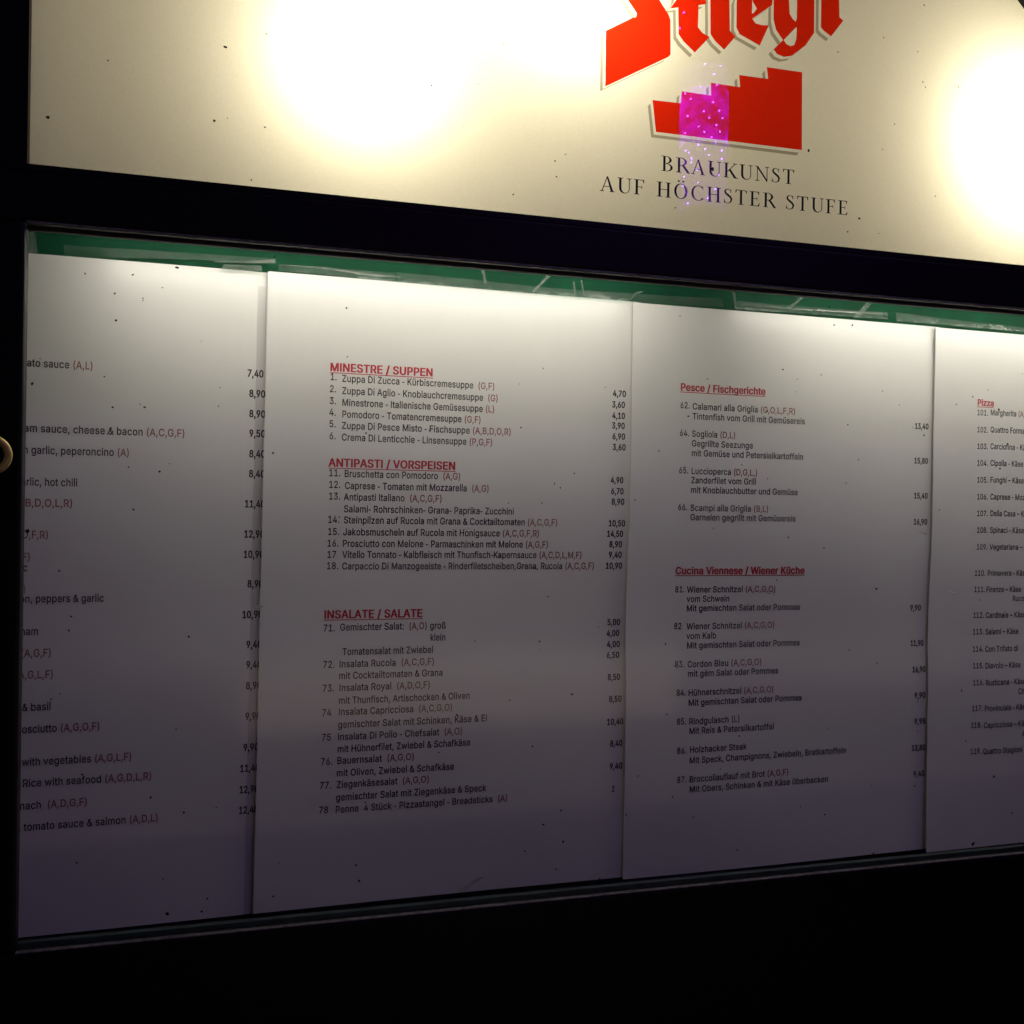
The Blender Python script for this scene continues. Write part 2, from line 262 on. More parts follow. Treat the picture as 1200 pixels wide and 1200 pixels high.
f254|228,379 228,327 6,327 6,379|81,0 81,432 84,461 96,486 113,505 135,519 187,530 222,527 243,521 227,468 215,472 195,474 171,470 154,460 145,443 142,419 142,0
g425|207,-151 168,-148 134,-140 82,-110 51,-69 101,-41 122,-66 154,-88 207,-97 249,-92 282,-75 304,-47 311,-6 311,68 306,68 287,41 252,16 227,8 195,5 152,10 113,27 80,53 55,90 39,136 34,191 39,246 55,293 80,332 112,361 152,378 196,384 228,382 253,373 288,346 308,319 313,319 313,379 372,379 372,-9 367,-54 350,-90 324,-117 291,-136 251,-147|205,59 237,63 264,75 285,95 300,121 309,154 312,193 309,231 300,264 285,291 264,312 237,325 205,330 172,325 145,312 124,290 109,262 99,229 96,193 99,155 109,123 124,96 145,76 172,63
h410|114,227 114,0 53,0 53,509 114,509 114,287 102,287 124,332 152,362 187,379 227,384 264,380 295,369 321,349 341,321 353,285 357,240 357,0 296,0 296,235 290,275 273,304 246,323 210,329 184,326 161,317 141,303 126,283 117,257
i167|84,443 67,446 54,455 44,468 41,483 44,499 54,512 67,521 84,524 100,521 114,512 123,499 126,483 123,468 114,455 100,446|53,0 53,379 114,379 114,0
j167|53,379 114,379 114,-30 111,-63 102,-90 86,-113 65,-129 37,-139 4,-143 -10,-143 -10,-87 2,-87 25,-83 40,-72 50,-54 53,-29|83,443 67,446 53,455 44,468 41,483 44,499 53,512 67,521 83,524 100,521 114,512 123,499 126,483 123,468 114,455 100,446
k381|53,0 53,509 114,509 114,0|110,137 110,212 121,212 284,379 360,379 184,199 177,199|294,0 148,186 191,229 372,0
l163|53,0 53,545 112,545 112,0
m610|53,0 53,379 112,379 112,295 108,295 118,323 132,346 172,376 219,386 257,380 287,361 309,331 321,295 312,295 322,321 337,343 381,375 437,386 468,383 497,372 522,354 541,328 553,296 557,255 557,0 496,0 496,254 490,289 473,313 447,326 419,330 395,328 374,320 345,290 335,247 335,0 274,0 274,260 269,288 253,311 229,326 199,330 158,320 140,307 126,289 117,266 114,238 114,0
n410|114,227 114,0 53,0 53,379 112,379 112,287 102,287 124,332 152,362 187,379 227,384 264,380 295,369 321,349 341,321 353,285 357,240 357,0 296,0 296,235 290,275 273,304 246,323 210,329 184,326 161,317 141,303 126,283 117,257
o415|207,-8 159,-2 117,16 82,46 56,85 40,133 34,187 40,243 56,291 82,330 117,360 159,378 207,384 256,378 299,360 333,330 359,291 376,243 381,187 376,133 359,85 333,46 299,16 256,-2|207,46 242,51 270,66 292,89 307,117 316,151 319,187 316,224 307,258 292,287 270,310 242,325 207,330 173,325 145,310 124,287 108,258 99,224 96,187 99,151 108,117 124,89 145,66 173,51
p424|53,-143 53,379 112,379 112,319 118,319 137,346 171,373 197,381 229,384 274,378 313,361 345,332 370,293 385,245 390,189 385,133 370,84 346,45 313,16 274,-2 229,-8 198,-5 173,4 138,31 118,59 114,59 114,-143|220,47 253,51 279,66 301,88 316,117 325,151 328,189 325,227 316,261 301,290 280,311 253,325 220,330 188,325 161,312 140,291 125,263 116,229 113,189 116,150 125,115 140,86 162,65 188,51
q424|372,-143 311,-143 311,59 306,59 287,31 252,4 227,-5 195,-8 151,-2 111,16 79,45 55,84 39,133 34,189 39,245 55,293 79,332 112,361 151,378 196,384 228,381 253,373 287,346 307,319 313,319 313,379 372,379|205,47 236,51 263,65 284,86 299,115 309,150 312,189 309,229 300,263 284,291 263,312 237,325 205,330 172,325 145,311 124,290 108,261 99,227 96,189 99,151 109,117 124,88 145,66 172,51
r259|53,0 53,379 112,379 112,321 115,321 130,347 152,367 181,380 213,385 229,384 243,384 243,322 230,324 207,326 182,323 159,315 140,301 126,284 117,262 114,237 114,0
s365|182,-8 145,-5 112,3 84,18 62,38 45,63 36,94 94,107 105,79 124,60 150,49 181,45 217,50 244,62 262,81 268,103 265,121 254,136 237,147 212,155 149,170 104,186 72,208 53,237 47,274 51,305 65,332 87,354 115,370 149,381 187,384 223,381 254,372 279,358 299,339 324,290 268,277 258,298 243,316 219,328 187,333 156,329 131,317 114,299 109,277 112,258 124,243 172,223 229,209 275,194 306,171 325,142 331,107 326,75 312,47 290,24 260,6 223,-5
t227|204,379 204,327 6,327 6,379|65,471 126,471 126,98 128,76 136,61 150,53 170,50 185,51 202,54 213,2 192,-3 168,-4 125,2 92,21 72,52 65,93
u410|182,-5 146,-1 115,11 89,31 69,59 57,95 53,139 53,379 114,379 114,144 119,105 137,75 164,56 200,50 226,53 249,62 268,77 283,97 293,122 296,153 296,379 357,379 357,0 298,0 298,92 307,92 286,47 257,17 222,0
v389|163,0 17,379 84,379 165,155 187,87 206,21 184,21 203,87 224,155 305,379 371,379 226,0
w567|138,0 23,379 87,379 133,214 154,137 175,41 165,41 186,135 206,214 252,379 316,379 362,214 382,136 402,41 391,41 413,135 434,214 480,379 545,379 429,0 368,0 319,172 305,225 291,280 277,338 291,338 277,280 263,225 248,172 199,0
x379|21,0 171,218 171,171 29,379 100,379 147,306 179,253 207,206 175,206 202,253 233,306 282,379 352,379 209,169 209,214 358,0 287,0 231,85 200,136 173,182 205,182 178,136 148,85 91,0
y389|47,-139 61,-86 71,-87 104,-89 130,-74 151,-36 163,-1 17,379 84,379 165,155 187,87 206,21 184,21 202,87 224,155 305,379 371,379 204,-58 177,-107 139,-136 91,-145 65,-143
z380|42,0 42,46 254,320 254,323 48,323 48,379 333,379 333,331 126,60 126,56 339,56 339,0
Ö533|267,-7 205,1 150,25 105,63 70,115 48,179 40,254 48,329 70,393 105,445 150,484 205,508 267,516 329,508 384,484 429,445 464,393 486,329 493,254 486,179 464,115 429,63 384,25 329,1|267,53 310,59 349,76 383,105 408,144 425,194 430,254 425,314 408,365 383,404 349,433 310,450 267,456 223,450 184,433 151,404 125,364 109,314 103,254 109,194 125,144 151,105 184,76 223,59|195,572 180,575 167,584 158,597 155,612 158,628 167,641 180,650 195,653 211,650 224,641 233,628 236,612 233,597 224,584 211,575|339,572 323,575 310,584 301,597 298,612 301,628 310,641 323,650 339,653 355,650 368,641 376,628 379,612 376,597 368,584 355,575
ß441|122,362 122,0 60,0 60,362 70,429 99,477 143,506 197,516 229,512 260,503 289,486 312,463 327,432 332,393 325,351 309,322 292,299 285,272 288,256 297,241 327,215 362,188 391,152 400,129 403,100 399,69 386,42 366,21 340,6 307,-4 269,-7 207,1 164,20 187,74 217,58 265,50 297,53 321,64 337,81 342,104 339,123 330,139 300,167 264,194 235,227 226,247 223,272 230,306 247,329 264,353 272,388 266,420 250,442 226,455 197,459 164,453 141,435 127,405
ä389|160,-9 126,-5 94,5 68,22 48,45 35,73 30,108 34,138 43,161 58,179 78,193 125,211 178,220 234,227 265,235 273,243 276,255 267,297 240,322 196,331 149,322 118,301 100,274 41,291 57,322 79,346 104,364 133,375 194,384 239,379 286,360 306,343 322,320 333,290 337,251 337,0 277,0 277,52 272,52 252,25 215,1|117,443 102,446 89,455 80,468 77,483 80,499 89,512 102,520 117,523 133,520 146,512 155,499 158,483 155,468 146,455 133,446|170,45 202,49 228,59 248,74 263,93 272,115 276,138 276,190 259,182 231,176 200,171 175,168 134,159 103,139 95,124 92,105 102,72 130,52|261,443 246,446 233,455 224,468 221,483 224,499 233,512 246,520 261,523 277,520 290,512 299,499 301,483 299,468 290,455 277,446
ö415|207,-8 159,-2 117,16 82,46 56,85 40,133 34,187 40,243 56,291 82,330 117,360 159,378 207,384 256,378 299,360 333,330 359,291 376,243 381,187 376,133 359,85 333,46 299,16 256,-2|136,443 120,446 107,455 98,468 95,483 98,499 107,512 120,520 136,523 151,520 164,512 173,499 176,483 173,468 164,455 151,446|207,46 242,51 270,66 292,89 307,117 316,151 319,187 316,224 307,258 292,287 270,310 242,325 207,330 173,325 145,310 124,287 108,258 99,224 96,187 99,151 108,117 124,89 145,66 173,51|279,443 264,446 251,455 242,468 239,483 242,499 251,512 264,520 279,523 295,520 308,512 317,499 320,483 317,468 308,455 295,446
ü410|182,-5 146,-1 115,11 89,31 69,59 57,95 53,139 53,379 114,379 114,144 119,105 137,75 164,56 200,50 226,53 249,62 268,77 283,97 293,122 296,153 296,379 357,379 357,0 298,0 298,92 307,92 286,47 257,17 222,0|133,443 118,446 104,455 96,468 93,483 96,499 104,512 118,520 133,523 149,520 162,512 170,499 173,483 170,468 162,455 149,446|277,443 261,446 248,455 239,468 236,483 239,499 248,512 261,520 277,523 292,520 305,512 314,499 317,483 314,468 305,455 292,446
–350|350,244 350,188 0,188 0,244
 190"""
for row in GT.split('\n'):
    if not row: continue
    parts = row[1:].split('|')
    GLYPHS[row[0]] = (int(parts[0]) / 1000, [[tuple(int(q) / 1000 for q in p.split(',')) for p in c.split(' ')] for c in parts[1:]])
def grow(P_, d):
    out = []; n = len(P_)
    for i in range(n):
        a = Vector(P_[i - 1]); b = Vector(P_[i]); c = Vector(P_[(i + 1) % n])
        e1 = (b - a); e2 = (c - b)
        if e1.length < 1e-6 or e2.length < 1e-6: out.append(tuple(b)); continue
        e1.normalize(); e2.normalize()
        n1 = Vector((-e1.y, e1.x)); n2 = Vector((-e2.y, e2.x))
        k = n1 + n2
        if k.length < .2: out.append(tuple(b + n1 * d)); continue
        k.normalize(); out.append(tuple(b + k * d / max(.5, k.dot(n1))))
    return out
def s_area(Q): return sum(Q[i - 1][0] * Q[i][1] - Q[i][0] * Q[i - 1][1] for i in range(len(Q))) / 2
def fill(polys, nonzero=True):
    vs = []; fc = []; sg = []
    for Q in polys:
        if len(Q) < 3: continue
        sg.append(1 if s_area(Q) > 0 else -1)
        if sg[-1] < 0: Q = Q[::-1]
        fc.append(list(range(len(vs), len(vs) + len(Q)))); vs += [Vector(q[:2]) for q in Q]
    r = delaunay_2d_cdt(vs, [], fc, 0, 1e-6, True)
    V, F, FO = r[0], r[2], r[5]
    out = []
    for f, o in zip(F, FO):
        if o and sum(sg[k] for k in o) != 0: out.append(tuple(f))
    return [tuple(v) for v in V], out
CACHE = {}
def glyph(ch, d):
    if (ch, d) not in CACHE:
        adv, cs = GLYPHS.get(ch, GLYPHS[' '])
        CACHE[(ch, d)] = ((adv,) + tuple(fill([grow(c, d) for c in cs]))) if cs else (adv, [], [])
    return CACHE[(ch, d)]
def width(s, d): return sum(glyph(c, d)[0] + d * 1.2 for c in s)

# ================================================================== THE SETTING
LIP = 0.125                                   # front of the display case, metres in front of the sheets
zt = (P(31, 261, LIP).z + P(600, 311, LIP).z + P(1200, 357, LIP).z) / 3
zb = (P(17, 1122, LIP).z + P(1200, 997, LIP).z + P(600, 1060, LIP).z) / 3
xl = (P(31, 263, LIP).x + P(17, 1115, LIP).x) / 2
SG = 0.115                                    # face of the light box
sb = (P(34, 197, SG).z + P(1200, 312, SG).z + P(600, 257, SG).z) / 3
sl = (P(38, 0, SG).x + P(34, 190, SG).x) / 2
q = P(1195, 4, SG)
RR = .11
SX1 = q.x - RR * .68 + RR; SZ1 = q.z - RR * .73 + RR       # right side and top of the light box face
XR = 1.35                                     # right end of the case

tag(box('wall', (-1.6, .05, .0), (2.6, .25, 3.2), M['wall']), kind='structure')
gr = mesh('ground', [(-30, -40, 0), (30, -40, 0), (30, .05, 0), (-30, .05, 0)], [(0, 1, 2, 3)], M['ground']); tag(gr, kind='structure')

# ================================================================== DISPLAY CASE
case = thing('menu_case', (.35, .05, zb - .16), 'black framed glazed display case with green backing board, holding the row of menu sheets', 'display case')
f0 = -LIP
B = M['black_paint']
CT = sb - .004                                # top of the case's upper rail
box('top_rail', (xl - .16, f0, zt), (XR, f0 + .012, CT), B, case, .002)
box('bottom_rail', (xl - .16, f0, zb - .16), (XR, f0 + .012, zb), B, case, .002)
box('side_stile', (xl - .16, f0 - .001, zb + .0005), (xl, f0 + .012, zt - .0005), B, case, .002)
box('side_stile', (XR - .1, f0 - .001, zb + .0005), (XR, f0 + .012, zt - .0005), B, case, .002)
box('back_panel', (xl - .158, .004, zb - .158), (XR - .002, .03, CT - .002), M['green'], case)
box('case_side', (xl - .16, f0 + .0125, zb - .16), (xl - .15, .003, CT - .0035), B, case)
box('case_side', (XR - .01, f0 + .0125, zb - .16), (XR, .003, CT - .0035), B, case)
box('case_floor', (xl - .149, f0 + .0125, zb - .05), (XR - .011, .003, zb - .04), B, case)
box('case_top', (xl - .149, f0 + .0125, CT - .003), (XR - .011, .003, CT - .0005), B, case)
gl = box('glass_pane', (xl - .02, f0 + .009, zb - .02), (XR - .08, f0 + .0095, zt + .02), M['glass'], case)
# gasket: dark rubber bead round the opening with a thin worn metal lip in front
gh = .0030
box('gasket', (xl, f0 + .0035, zt - gh - .0010), (XR - .1, f0 + .0085, zt - .0010), M['gasket'], case, .0008)
box('gasket', (xl, f0 + .0035, zb + .0010), (XR - .1, f0 + .0085, zb + .0012 + gh), M['edge'], case, .0008)
box('metal_lip', (xl, f0 - .0006, zt - .0008), (XR - .1, f0 + .003, zt + .0001), M['alu'], case, .0003)
box('metal_lip', (xl, f0 - .0006, zb - .0001), (XR - .1, f0 + .003, zb + .0006), M['alu'], case, .0002)

# two fluorescent tubes behind the top rail
TZ = zt + .0175; TY = -.088
for a, b in ((P(120, 300).x, P(770, 340).x), (P(900, 340).x, XR - .12)):
    tube_mesh('fluorescent_tube', (a, TY, TZ), (b, TY, TZ), .008, M['tube'], case, 12)
    for e in (a - .012, b):
        tube_mesh('lamp_holder', (e, TY, TZ), (e + .012, TY, TZ), .012, M['white_plastic'], case, 12)
# brass lock ring on the left stile
lc = P(-11, 533, LIP + .024)
def torus(name, c, R, r, m, parent, n=48, k=12, flat=.8):
    vs = []; fs = []
    for i in range(n):
        a = 2 * math.pi * i / n
        for j in range(k):
            b = 2 * math.pi * j / k; rr = R + r * math.cos(b)
            vs.append((c[0] + rr * math.cos(a), c[1] - r * flat * math.sin(b), c[2] + rr * math.sin(a)))
    for i in range(n):
        for j in range(k):
            fs.append((i * k + j, i * k + (j + 1) % k, (i + 1) % n * k + (j + 1) % k, (i + 1) % n * k + j))
    return mesh(name, vs, fs, m, parent, smooth=True)
tr = torus('lock_ring', lc, .0086, .0021, M['brass'], case)
tube_mesh('lock_core', (lc.x, f0 - .001, lc.z), (lc.x, f0 - .0215, lc.z), .0066, B, case, 32)
box('keyhole', (lc.x - .0006, f0 - .0218, lc.z - .003), (lc.x + .0006, f0 - .0216, lc.z + .003), M['dirt'], case)

# ================================================================== MENU SHEETS
seam = [P(307, 680, .008).x, P(737, 690, .008).x, P(1091, 690, .008).x]
PW = (seam[2] - seam[0]) / 2
ztop = [(P(38, 297, .008).z + P(300, 318, .008).z) / 2, (P(330, 320, .008).z + P(742, 353, .008).z) / 2, (P(742, 353, .008).z + P(1095, 384, .008).z) / 2, (P(1110, 386, .008).z + P(1200, 392, .008).z) / 2]
zbot = [(P(17, 1100, .008).z + P(160, 1086, .008).z) / 2, (P(300, 1070, .008).z + P(730, 1030, .008).z) / 2, (P(735, 1029, .008).z + P(1087, 998, .008).z) / 2, (P(1090, 998, .008).z + P(1200, 989, .008).z) / 2]
edges = [seam[0] - PW, seam[0], seam[1], seam[2], seam[2] + PW]
BEND = [.8, 1.0, .88, .8]
def surf(i, x, z):
    """y of the front of sheet i: left edge rides over its neighbour, right edge slips under the next"""
    t = (x - edges[i]) / PW
    h = .0022 + .0031 * (1 - t)
    if t > .955: h -= (.0009, .0002, .0002, .0)[i] * min(1, (t - .955) / .045)
    zz = (z - zbot[i]) / (ztop[i] - zbot[i])
    h += .0009 * math.sin(5.1 * zz + 1.7 * i + 2.0 * t) * math.sin(3.0 * t + i * 2.1) + .0005 * math.sin(11 * zz + 3 * i + 4 * t)
    k = BEND[i]; zc = z - .012 * math.sin(2.2 * t + 1.3 * i)      # soft horizontal buckles in the hanging laminate
    h += .0034 + k * (.0030 * math.erf((zc - 1.462) / .050) - .0016 * math.erf((zc - 1.386) / .026))
    return -h
SL = [(P(315, 320, .008).x, P(315, 320, .008).z, P(298, 1070, .008).x, P(298, 1070, .008).z), (P(742, 355, .008).x, P(742, 355, .008).z, P(731, 1030, .008).x, P(731, 1030, .008).z), (P(1095.5, 385, .008).x, P(1095.5, 385, .008).z, P(1086.5, 1000, .008).x, P(1086.5, 1000, .008).z)]
def lean(k, z):
    """the sheets hang a touch out of plumb: sideways shift of seam k at height z"""
    if k < 1 or k > 3: return 0
    a = SL[k - 1]; return a[2] + (a[0] - a[2]) * (z - a[3]) / (a[1] - a[3]) - seam[k - 1]
LBL = ['leftmost menu sheet, cut off by the frame, with dishes named in English',
       'menu sheet of soups, starters and salads under three red capital headings',
       'menu sheet with red underlined headings for fish dishes and Viennese dishes',
       'rightmost menu sheet, the pizza list numbered from 101']
SHEETS = []
for i in range(4):
    x0, x1 = edges[i] - .0006, edges[i + 1] + (.006 if i < 3 else 0)
    t = thing('menu_sheet', ((x0 + x1) / 2, 0, zbot[i]), LBL[i], 'menu', 'laminated menu sheets in the display case')
    SHEETS.append(t)
    nx, nz = 56, 150; vs = []; fs = []
    for s in (0, 1):
        for a in range(nz + 1):
            for b in range(nx + 1):
                z = zbot[i] + (ztop[i] - zbot[i]) * a / nz; xa = x0 + lean(i, z); xb = x1 + lean(i + 1, z) * (i < 3); x = xa + (xb - xa) * b / nx
                vs.append((x, surf(i, x, z) + s * .0005, z))
    N = (nx + 1) * (nz + 1)
    for a in range(nz):
        for b in range(nx):
            k = a * (nx + 1) + b; fs.append((k, k + 1, k + nx + 2, k + nx + 1)); fs.append((N + k, N + k + nx + 1, N + k + nx + 2, N + k + 1))
    for b in range(nx): fs.append((b, N + b, N + b + 1, b + 1)); k = nz * (nx + 1) + b; fs.append((k, k + 1, N + k + 1, N + k))
    for a in range(nz):
        k = a * (nx + 1); fs.append((k, k + nx + 1, N + k + nx + 1, N + k)); k += nx; fs.append((k, N + k, N + k + nx + 1, k + nx + 1))
    mesh('paper', vs, fs, M['paper'], t, smooth=False)

VPX, VPY = 4615, 651
def setline(i, name, segs, px0, py, px1, em, dd=.012, underline=False, visible=None, bold=0):
    """one printed line on sheet i. segs: [(text, ink)]; px0/px1 its ends and py its middle in the photo"""
    mats = []; mi = []; vs = []; fs = []
    full = ''.join(s for s, _ in segs)
    a = P(px0, py, .007)
    if px1 is None: sx = em * .80
    else:
        b = P(px1, py + (VPY - py) / (VPX - px0) * (px1 - px0), .007)
        vis = visible if visible else full
        sx = (b.x - a.x) / max(1e-6, width(vis, dd))
    x = a.x
    if visible: x -= width(full[:len(full) - len(visible)], dd) * sx
    xs = x; z0 = a.z - .255 * em
    for s, ink in segs:
        if ink not in mats: mats.append(ink)
        m = mats.index(ink)
        for ch in s:
            adv, V, F = glyph(ch, dd)
            n = len(vs)
            if x + adv * sx < edges[i + 1] + .004:
                for rep in range(2 if bold else 1):      # a heavier face: the outline struck twice, side by side
                    n = len(vs); sh = (rep - .5) * bold if bold else 0
                    for u, v in V:
                        X = x + (u + dd * .6 + sh) * sx; Z = z0 + v * em; vs.append((X, surf(i, X, Z) - .00010 - .00003 * rep, Z))
                    for f in F: fs.append(tuple(n + k for k in f)); mi.append(m)
            x += (adv + dd * 1.2) * sx
    if underline:
        n = len(vs); K = 16
        for k in range(K + 1):
            X = xs + (x - xs) * k / K
            for Z in (z0 - .135 * em, z0 - .085 * em): vs.append((X, surf(i, X, Z) - .00010, Z))
        for k in range(K): fs.append((n + 2 * k, n + 2 * k + 2, n + 2 * k + 3, n + 2 * k + 1)); mi.append(0)
    if vs: mesh(name, vs, fs, [M[k] for k in mats], SHEETS[i], mi)
def split(s):
    """black dish name, brown-red allergen letters in brackets"""
    k = s.rfind('(')
    if k < 0: return [(s, 'ink')]
    e = s.find(')', k) + 1
    out = [(s[:k], 'ink'), (s[k:e], 'rust_ink')]
    if s[e:]: out.append((s[e:], 'ink'))
    return [p for p in out if p[0]]

EM1, EM2, EM3, EM4 = .0099, .0096, .0096, .0100
def crop(ox, oy, sc): return lambda X, Y: (ox + X / sc, oy + Y / sc)

# ---- sheet 2: soups, starters, salads
c = crop(360, 410, 3.077)
def T(i, c, em, s, X0, Y, X1, name='dish_line'):
    x0, y = c(X0, Y); x1, _ = c(X1, Y); setline(i, name, split(s), x0, y, x1, em)
def Nn(i, c, em, s, X0, Y):
    x0, y = c(X0, Y); setline(i, 'dish_number', [(s, 'ink')], x0, y, None, em)
def H(i, c, em, s, X0, Y, X1):
    x0, y = c(X0, Y); x1, _ = c(X1, Y); setline(i, 'heading', [(s, 'red_ink')], x0, y, x1, em, .014, True, bold=.036)
def Pr(i, c, em, s, X0, Y, X1):
    x0, y = c(X0, Y); x1, _ = c(X1, Y); setline(i, 'price', [(s, 'ink')], x0, y, x1, em, .016, bold=.036)
H(1, c, .0113, 'MINESTRE / SUPPEN', 80, 63, 452)
for n, nx_, nY, s, X, Y, E_ in [
    ('1.', 80, 98, 'Zuppa Di Zucca - Kürbiscremesuppe  (G,F)', 123, 104, 676), ('2.', 78, 141, 'Zuppa Di Aglio - Knoblauchcremesuppe  (G)', 123, 148, 688),
    ('3.', 78, 184, 'Minestrone - Italienische Gemüsesuppe (L)', 123, 190, 675), ('4.', 77, 225, 'Pomodoro - Tomatencremesuppe (G,F)', 123, 232, 626),
    ('5.', 77, 267, 'Zuppa Di Pesce Misto - Fischsuppe (A,B,D,O,R)', 122, 273, 735), ('6.', 77, 310, 'Crema Di Lenticchie - Linsensuppe (P,G,F)', 122, 315, 668),
    ('11.', 76, 443, 'Bruschetta con Pomodoro  (A,G)', 132, 446, 553), ('12.', 76, 485, 'Caprese - Tomaten mit Mozzarella  (A,G)', 134, 489, 656),
    ('13.', 76, 527, 'Antipasti Italiano  (A,C,G,F)', 131, 530, 487), ('', 0, 0, 'Salami- Rohrschinken- Grana- Paprika- Zucchini', 131, 573, 746),
    ('14.', 73, 611, 'Steinpilzen auf Rucola mit Grana & Cocktailtomaten (A,C,G,F)', 131, 613, 905),
    ('15.', 73, 655, 'Jakobsmuscheln auf Rucola mit Honigsauce (A,C,G,F,R)', 129, 656, 840),
    ('16.', 71, 697, 'Prosciutto con Melone - Parmaschinken mit Melone (A,G,F)', 127, 698, 873),
    ('17', 71, 738, 'Vitello Tonnato - Kalbfleisch mit Thunfisch-Kapernsauce (A,C,D,L,M,F)', 127, 738, 995),
    ('18.', 70, 779, 'Carpaccio Di Manzogeeiste - Rinderfiletscheiben,Grana, Rucola (A,C,G,F)', 126, 780, 1041)]:
    if n: Nn(1, c, EM2, n, nx_, nY)
    T(1, c, EM2, s, X, Y, E_)
H(1, c, .0113, 'ANTIPASTI / VORSPEISEN', 76, 406, 534)
for s, a, Y, b in [('4,70', 1103, 156, 1152), ('3,60', 1100, 196, 1148), ('4,10', 1100, 236, 1148), ('3,90', 1099, 272, 1147), ('6,90', 1100, 311, 1148),
                   ('3,60', 1101, 350, 1150), ('4,90', 1094, 469, 1141), ('6,70', 1095, 509, 1142), ('8,90', 1097, 547, 1145), ('10,50', 1087, 625, 1149),
                   ('14,50', 1082, 663, 1142), ('8,90', 1091, 701, 1139), ('9,40', 1090, 739, 1139), ('10,90', 1080, 779, 1141)]:
    Pr(1, c, .0092, s, a, Y, b)
c = crop(360, 690, 3.077)
H(1, c, .0113, 'INSALATE / SALATE', 61, 94, 420)
for n, nx_, nY, s, X, Y, E_ in [
    ('71.', 58, 143, 'Gemischter Salat:  (A,O) groß', 119, 140, 505), ('', 0, 0, 'klein', 446, 177, 503), ('', 0, 0, 'Tomatensalat mit Zwiebel', 127, 228, 457),
    ('72.', 56, 274, 'Insalata Rucola  (A,C,G,F)', 115, 272, 462), ('', 0, 0, 'mit Cocktailtomaten & Grana', 114, 314, 491),
    ('73.', 54, 359, 'Insalata Royal  (A,D,O,F)', 114, 357, 446), ('', 0, 0, 'mit Thunfisch, Artischocken & Oliven', 113, 403, 588),
    ('74', 52, 447, 'Insalata Capricciosa  (A,C,G,O)', 112, 444, 526), ('', 0, 0, 'gemischter Salat mit Schinken, Käse & Ei', 110, 490, 650),
    ('75', 51, 536, 'Insalata Di Pollo - Chefsalat  (A,O)', 109, 534, 562), ('', 0, 0, 'mit Hühnerfilet, Zwiebel & Schafkäse', 108, 578, 590),
    ('76.', 48, 624, 'Bauernsalat  (A,G,O)', 107, 620, 388), ('', 0, 0, 'mit Oliven, Zwiebel & Schafkäse', 105, 665, 531),
    ('77.', 44, 710, 'Ziegenkäsesalat  (A,G,O)', 105, 707, 442), ('', 0, 0, 'gemischter Salat mit Ziegenkäse & Speck', 103, 753, 647),
    ('78', 41, 799, 'Penne  4 Stück - Pizzastangel - Breadsticks  (A)', 101, 797, 725)]:
    if n: Nn(1, c, EM2, n, nx_, nY)
    T(1, c, EM2, s, X, Y, E_)
for s, a, Y, b in [('5,00', 1090, 123, 1138), ('4,00', 1088, 163, 1135), ('4,00', 1088, 203, 1137), ('6,50', 1086, 242, 1134), ('8,50', 1088, 321, 1135),
                   ('8,50', 1091, 400, 1139), ('10,40', 1083, 482, 1145), ('8,40', 1094, 560, 1141), ('9,40', 1092, 642, 1140), ('2', 1100, 723, 1111)]:
    Pr(1, c, .0092, s, a, Y, b)

# ---- sheet 3: fish, Viennese kitchen
c = crop(770, 430, 3.529)
H(2, c, .0112, 'Pesce / Fischgerichte', 93, 83, 447)
for n, nx_, nY, s, X, Y, E_ in [
    ('62.', 91, 158, 'Calamari alla Griglia (G,O,L,F,R)', 142, 163, 572), ('', 0, 0, 'Tintenfish vom Grill mit Gemüsereis', 142, 204, 611),
    ('64.', 88, 273, 'Sogliola (D,L)', 139, 276, 323), ('', 0, 0, 'Gegrillte Seezunge', 138, 316, 395), ('', 0, 0, 'mit Gemüse und Petersielkartoffeln', 137, 356, 604),
    ('65.', 84, 427, 'Luccioperca (D,G,L,)', 136, 430, 414), ('', 0, 0, 'Zanderfilet vom Grill', 135, 468, 407), ('', 0, 0, 'mit Knoblauchbutter und Gemüse', 134, 508, 581),
    ('66.', 81, 579, 'Scampi alla Griglia (B,L)', 133, 582, 460), ('', 0, 0, 'Garnelen gegrillt mit Gemüsereis', 133, 621, 572)]:
    if n: Nn(2, c, EM3, n, nx_, nY)
    T(2, c, EM3, s, X, Y, E_)
for s, a, Y, b in [('13,40', 1065, 244, 1124), ('15,80', 1063, 387, 1122), ('15,40', 1062, 532, 1121), ('16,90', 1061, 640, 1120)]: Pr(2, c, .0094, s, a, Y, b)
c = crop(770, 650, 3.529)
H(2, c, .0112, 'Cucina Viennese / Wiener Küche', 77, 66, 614)
